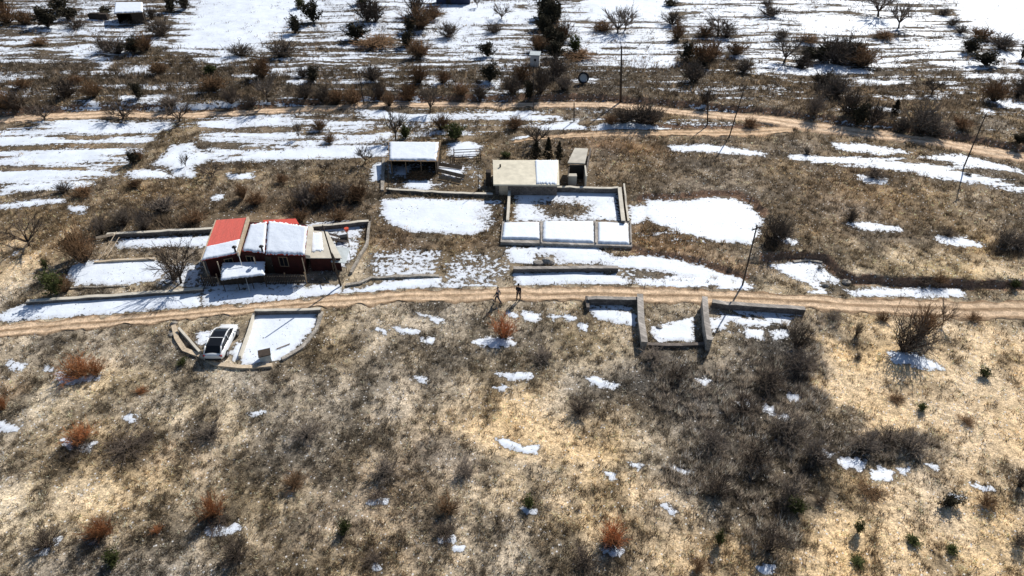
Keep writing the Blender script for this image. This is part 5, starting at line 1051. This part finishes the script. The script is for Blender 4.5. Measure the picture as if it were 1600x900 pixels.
# ------------------------------------------------------------------ posts and poles
def pole(tx, ty, bx_, by_, label, mat='dark', arm=True, r=.09, name='utility_pole', group='bare poles'):
    b = G(bx_, by_)
    # height from how far the top sits above the foot in the photograph
    lo, hi = .5, 14
    for k in range(40):
        mid = (lo+hi)/2; z = b.z+mid; v = (z-CAM_H)*math.cos(PITCH)+b.y*math.sin(PITCH); dpt = b.y*math.cos(PITCH)-(z-CAM_H)*math.sin(PITCH)
        if 450-FPX*v/dpt > ty: lo = mid
        else: hi = mid
    h = lo; o = empty(name, tuple(b), 0, label, 'pole' if h > 2.5 else 'post', group)
    topx = P(tx, ty, b.z+h); off = max(-.7, min(.7, topx.x-b.x))
    MB().bar(b-Vector((0,0,.3)), Vector((b.x+off, b.y, b.z+h)), r, r*.65, 10).build('shaft', M[mat], o, smooth=True)
    if arm:
        c = Vector((b.x+off, b.y, b.z+h-.35)); MB().box(c, 1.1, .09, .09, .5).build('crossarm', M[mat], o)
        for s in (-.45, .45): q = c+Vector((s*math.cos(.5), s*math.sin(.5), .05)); MB().bar(q, q+Vector((0,0,.16)), .035, .05, 8).build('insulator', M['frame'], o)
    return o
pole(1183,352,1160,446,'tall dark pole at the road right of the long snow strips')
pole(1165,134,1139,214,'tall thin dark pole beside the far road fork')
pole(1541,178,1506,261,'tall leaning pole at the far road near the right edge')
pole(560,112,569,164,'thin leaning pole at the far road left of the middle', arm=False, r=.10)
pole(834,108,834,174,'thin grey pole below the tiny white hut', arm=False, r=.07)
pole(897,160,897,190,'short dark post between the two far tracks', arm=False, r=.10, name='post')
pole(967,72,970,160,'thick dead trunk like pole above the far road', arm=False, r=.17, name='dead_trunk')
pole(1102,150,1106,194,'thin pole with a bushy clump at its top by the far road', arm=False, r=.10, name='post')
plant(1103,160,24,24,'shrub','dark bushy clump behind the top of the thin pole by the far road')
pole(504,352,533,447,'dark slanting pole rising over the junk yard', arm=False, r=.09)
pole(747,268,748,300,'thin post behind the plot wall', arm=False, r=.06, name='post')
pole(687,222,688,258,'thin post at the right corner of the timber shed', arm=False, r=.06, name='post')
pole(606,250,606,300,'thin post at the left end of the plot wall', arm=False, r=.06, name='post')

# ------------------------------------------------------------------ white car
def make_car():
    foot = P(349, 541, 0); a = P(339, 566, 0); b = P(364, 516, 0); d = (b-a); ang = math.atan2(d.y, d.x)
    car = empty('parked_car', (foot.x, foot.y, .03), ang, 'white parked car with dark glass roof between the low walls below the road', 'car')
    L, Wd = 4.35, 1.80
    # lower body: cross sections along x (x, half width, z bottom, z belt, crown)
    secs = [(-2.17,.62,.42,.78),(-2.10,.80,.30,.90),(-1.85,.87,.24,1.00),(-1.2,.90,.22,1.02),(0,.90,.22,.98),(1.0,.90,.22,.94),(1.5,.88,.24,.86),(1.95,.82,.28,.76),(2.13,.68,.34,.66),(2.18,.5,.42,.58)]
    prof = []
    for x, hw, z0, z1 in secs:
        prof.append([(x, -hw*.92, z0), (x, -hw, (z0+z1)/2-.05), (x, -hw*.97, z1-.12), (x, -hw*.82, z1), (x, 0, z1+.05), (x, hw*.82, z1), (x, hw*.97, z1-.12), (x, hw, (z0+z1)/2-.05), (x, hw*.92, z0)])
    def loft(rings, cap=True):
        V = [v for r_ in rings for v in r_]; n = len(rings[0]); F = []
        for i in range(len(rings)-1):
            for k in range(n): F.append((i*n+k, i*n+(k+1) % n, (i+1)*n+(k+1) % n, (i+1)*n+k))
        F += [tuple(range(n)), tuple((len(rings)-1)*n+k for k in range(n-1, -1, -1))]
        return MB().add(V, F)
    o = loft(prof).build('body', M['paint'], car, local=True, smooth=True)
    md = o.modifiers.new('s', 'SUBSURF'); md.levels = 1; md.render_levels = 2
    # cabin (dark glass) and white pillars + roof rails
    cab = []
    for x, hw, zt_ in ((-1.95,.66,.98),(-1.45,.64,1.36),(-.6,.62,1.46),(.3,.61,1.45),(.75,.60,1.33),(1.35,.64,.93)):
        cab.append([(x, -hw-.14 if zt_ > 1.2 else -hw, .9), (x, -hw, zt_-.05), (x, -hw*.8, zt_), (x, hw*.8, zt_), (x, hw, zt_-.05), (x, hw+.14 if zt_ > 1.2 else hw, .9)])
    g = loft(cab).build('glasshouse', M['glass'], car, local=True, smooth=False)
    for s in (-1, 1):
        m = MB(); pts = [(-1.98,.70,.97),(-1.47,.66,1.36),(-.6,.645,1.47),(.3,.635,1.46),(.76,.625,1.33),(1.38,.67,.93)]
        for i in range(5):
            a_, b_ = pts[i], pts[i+1]; m.bar((a_[0], s*a_[1], a_[2]), (b_[0], s*b_[1], b_[2]), .055, .055, 8)
        m.bar((-.15, s*.65, 1.44), (-.2, s*.80, .95), .035, .035, 6); m.build('roof_rail', M['paint'], car, local=True, smooth=True)
        MB().box(Vector((.85, s*1.0, .98)), .14, .2, .13).build('mirror', M['paint'], car, .03, local=True)
        MB().box(Vector((-2.06, s*.66, .78)), .12, .26, .14).build('tail_light', M['redlamp'], car, .02, local=True)
        MB().box(Vector((2.06, s*.62, .62)), .14, .30, .10).build('headlight', M['frame'], car, .02, local=True)
        for x in (-1.32, 1.36):
            w_ = MB().bar((x, s*.74, .32), (x, s*.915, .32), .33, .33, 24).build('wheel', M['rubber'], car, .03, local=True)
            r_ = MB().bar((x, s*.90, .32), (x, s*.925, .32), .2, .2, 16).build('rim', M['steel'], car, local=True); r_.parent = w_
    m = MB(); m.box(Vector((-.55, 0, 1.475)), .06, 1.1, .02); m.build('roof_trim', M['paint'], car, local=True)
    MB().box(Vector((-2.16, 0, .45)), .10, 1.35, .2).build('bumper', M['black'], car, .03, local=True)
    MB().box(Vector((2.16, 0, .40)), .08, 1.2, .16).build('grille', M['black'], car, .03, local=True)
    # thin snow left on the bonnet edge is not shown in the photograph, so none here
make_car()
st = P(416, 562, 0); sh = empty('well_box', tuple(st), .35, 'small boxy hutch on the front edge of the snowy court', 'hutch')
MB().box(st+Vector((0,0,.35)), .9, .8, .8, .35).build('box', M['tarp'], sh, .02); MB().box(st+Vector((0,0,.79)), 1.0, .9, .07, .35).build('lid', M['dark'], sh)
pl = P(420, 545, .1); tag(MB().bar(P(432,545,.12), P(453,537,.12), .04, .04, 6).build('pipe', M['wood']), 'thin pipe lying on the snow of the parking court', 'pipe')

# ------------------------------------------------------------------ people
def person(px, py, heading, label, jacket, trousers, pose):
    b = P(px, py, .08); root = empty('person', (b.x, b.y, .075), heading, label, 'person', 'people walking on the near road')
    def skin(name, verts, edges, rad, mat, root_i=0, sub=1):
        me = bpy.data.meshes.new(name); me.from_pydata(verts, edges, []); me.update(); o = link(name, me, mat, root)
        sm = o.modifiers.new('skin', 'SKIN'); sm.use_smooth_shade = True
        sv = me.skin_vertices[0].data if me.skin_vertices else None
        if sv is None:
            bm = bmesh.new(); bm.from_mesh(me); bm.verts.layers.skin.verify(); bm.to_mesh(me); bm.free(); sv = me.skin_vertices[0].data
        for i, r_ in enumerate(rad): sv[i].radius = r_ if isinstance(r_, tuple) else (r_, r_); sv[i].use_root = (i == root_i)
        s2 = o.modifiers.new('sub', 'SUBSURF'); s2.levels = sub; s2.render_levels = sub
        return o
    st_ = pose  # stride
    V = [(0,0,.95),(0,.02,1.15),(0,.02,1.38),(0,.02,1.48),(0,.03,1.56),(0,.04,1.66),(0,.03,1.74)]
    Rr = [(.15,.11),(.14,.10),(.17,.11),(.06,.06),(.055,.06),(.085,.10),(.06,.07)]
    E = [(0,1),(1,2),(2,3),(3,4),(4,5),(5,6)]
    def add(v, r_, p): V.append(v); Rr.append(r_); E.append((p, len(V)-1)); return len(V)-1
    for s in (-1, 1):
        f = st_*s
        h_ = add((s*.10, 0, .88), .10, 0); k_ = add((s*.11, f*.22+.04, .50), .065, h_); a_ = add((s*.11, f*.38-.04, .10), .042, k_); add((s*.12, f*.38+.10, .04), (.045, .035), a_)
        sh_ = add((s*.19, .02, 1.40), .06, 2); e_ = add((s*.25, -f*.14, 1.13), .042, sh_); w_ = add((s*.26, -f*.26+.06, .90), .03, e_); pm = add((s*.26, -f*.28+.08, .83), (.036, .02), w_)
        for q in range(4): add((s*.26+(q-1.5)*.0, -f*.28+.05+q*.022, .745+abs(q-1.5)*.008), .009, pm)
        add((s*.235, -f*.28+.13, .80), .010, pm)
    skin('body', V, E, Rr, M['skin'])
    # jacket
    V = [(0,0,.90),(0,.02,1.12),(0,.02,1.37),(0,.02,1.47)]; Rr = [(.175,.135),(.165,.125),(.19,.13),(.08,.08)]; E = [(0,1),(1,2),(2,3)]
    for s in (-1, 1):
        f = st_*s; sh_ = add((s*.19,.02,1.40), .08, 2); e_ = add((s*.25,-f*.14,1.13), .06, sh_); add((s*.26,-f*.25+.05,.92), .048, e_)
    skin('jacket', V, E, Rr, jacket)
    V = [(0,0,.97)]; Rr = [(.155,.12)]; E = []
    for s in (-1, 1):
        f = st_*s; h_ = add((s*.10,0,.86), .115, 0); k_ = add((s*.11,f*.22+.04,.50), .08, h_); add((s*.11,f*.37-.03,.13), .06, k_)
    skin('trousers', V, E, Rr, trousers)
    V = [(0,.02,1.72),(0,.0,1.77),(0,-.03,1.70)]; Rr = [(.09,.10),(.06,.07),(.08,.07)]; E = [(0,1),(0,2)]
    skin('hair', V, E, Rr, M['hair'])
    for s in (-1, 1): MB().box(Vector((s*.115, st_*s*.38+.04, .045)), .11, .28, .09).build('shoe', M['cloth2'], root, .02, local=True)
    MB().bar((0,.12,1.655), (0,.155,1.64), .018, .012, 8).build('nose', M['skin'], root, local=True)
person(778, 473, R(75), 'person in dark slate clothes striding along the road, left of the two walkers', M['cloth1'], M['jeans'], .9)
person(810, 468, R(-20), 'person in black clothes on the road, right of the two walkers', M['cloth2'], M['cloth2'], .5)

sc.render.engine = 'CYCLES'
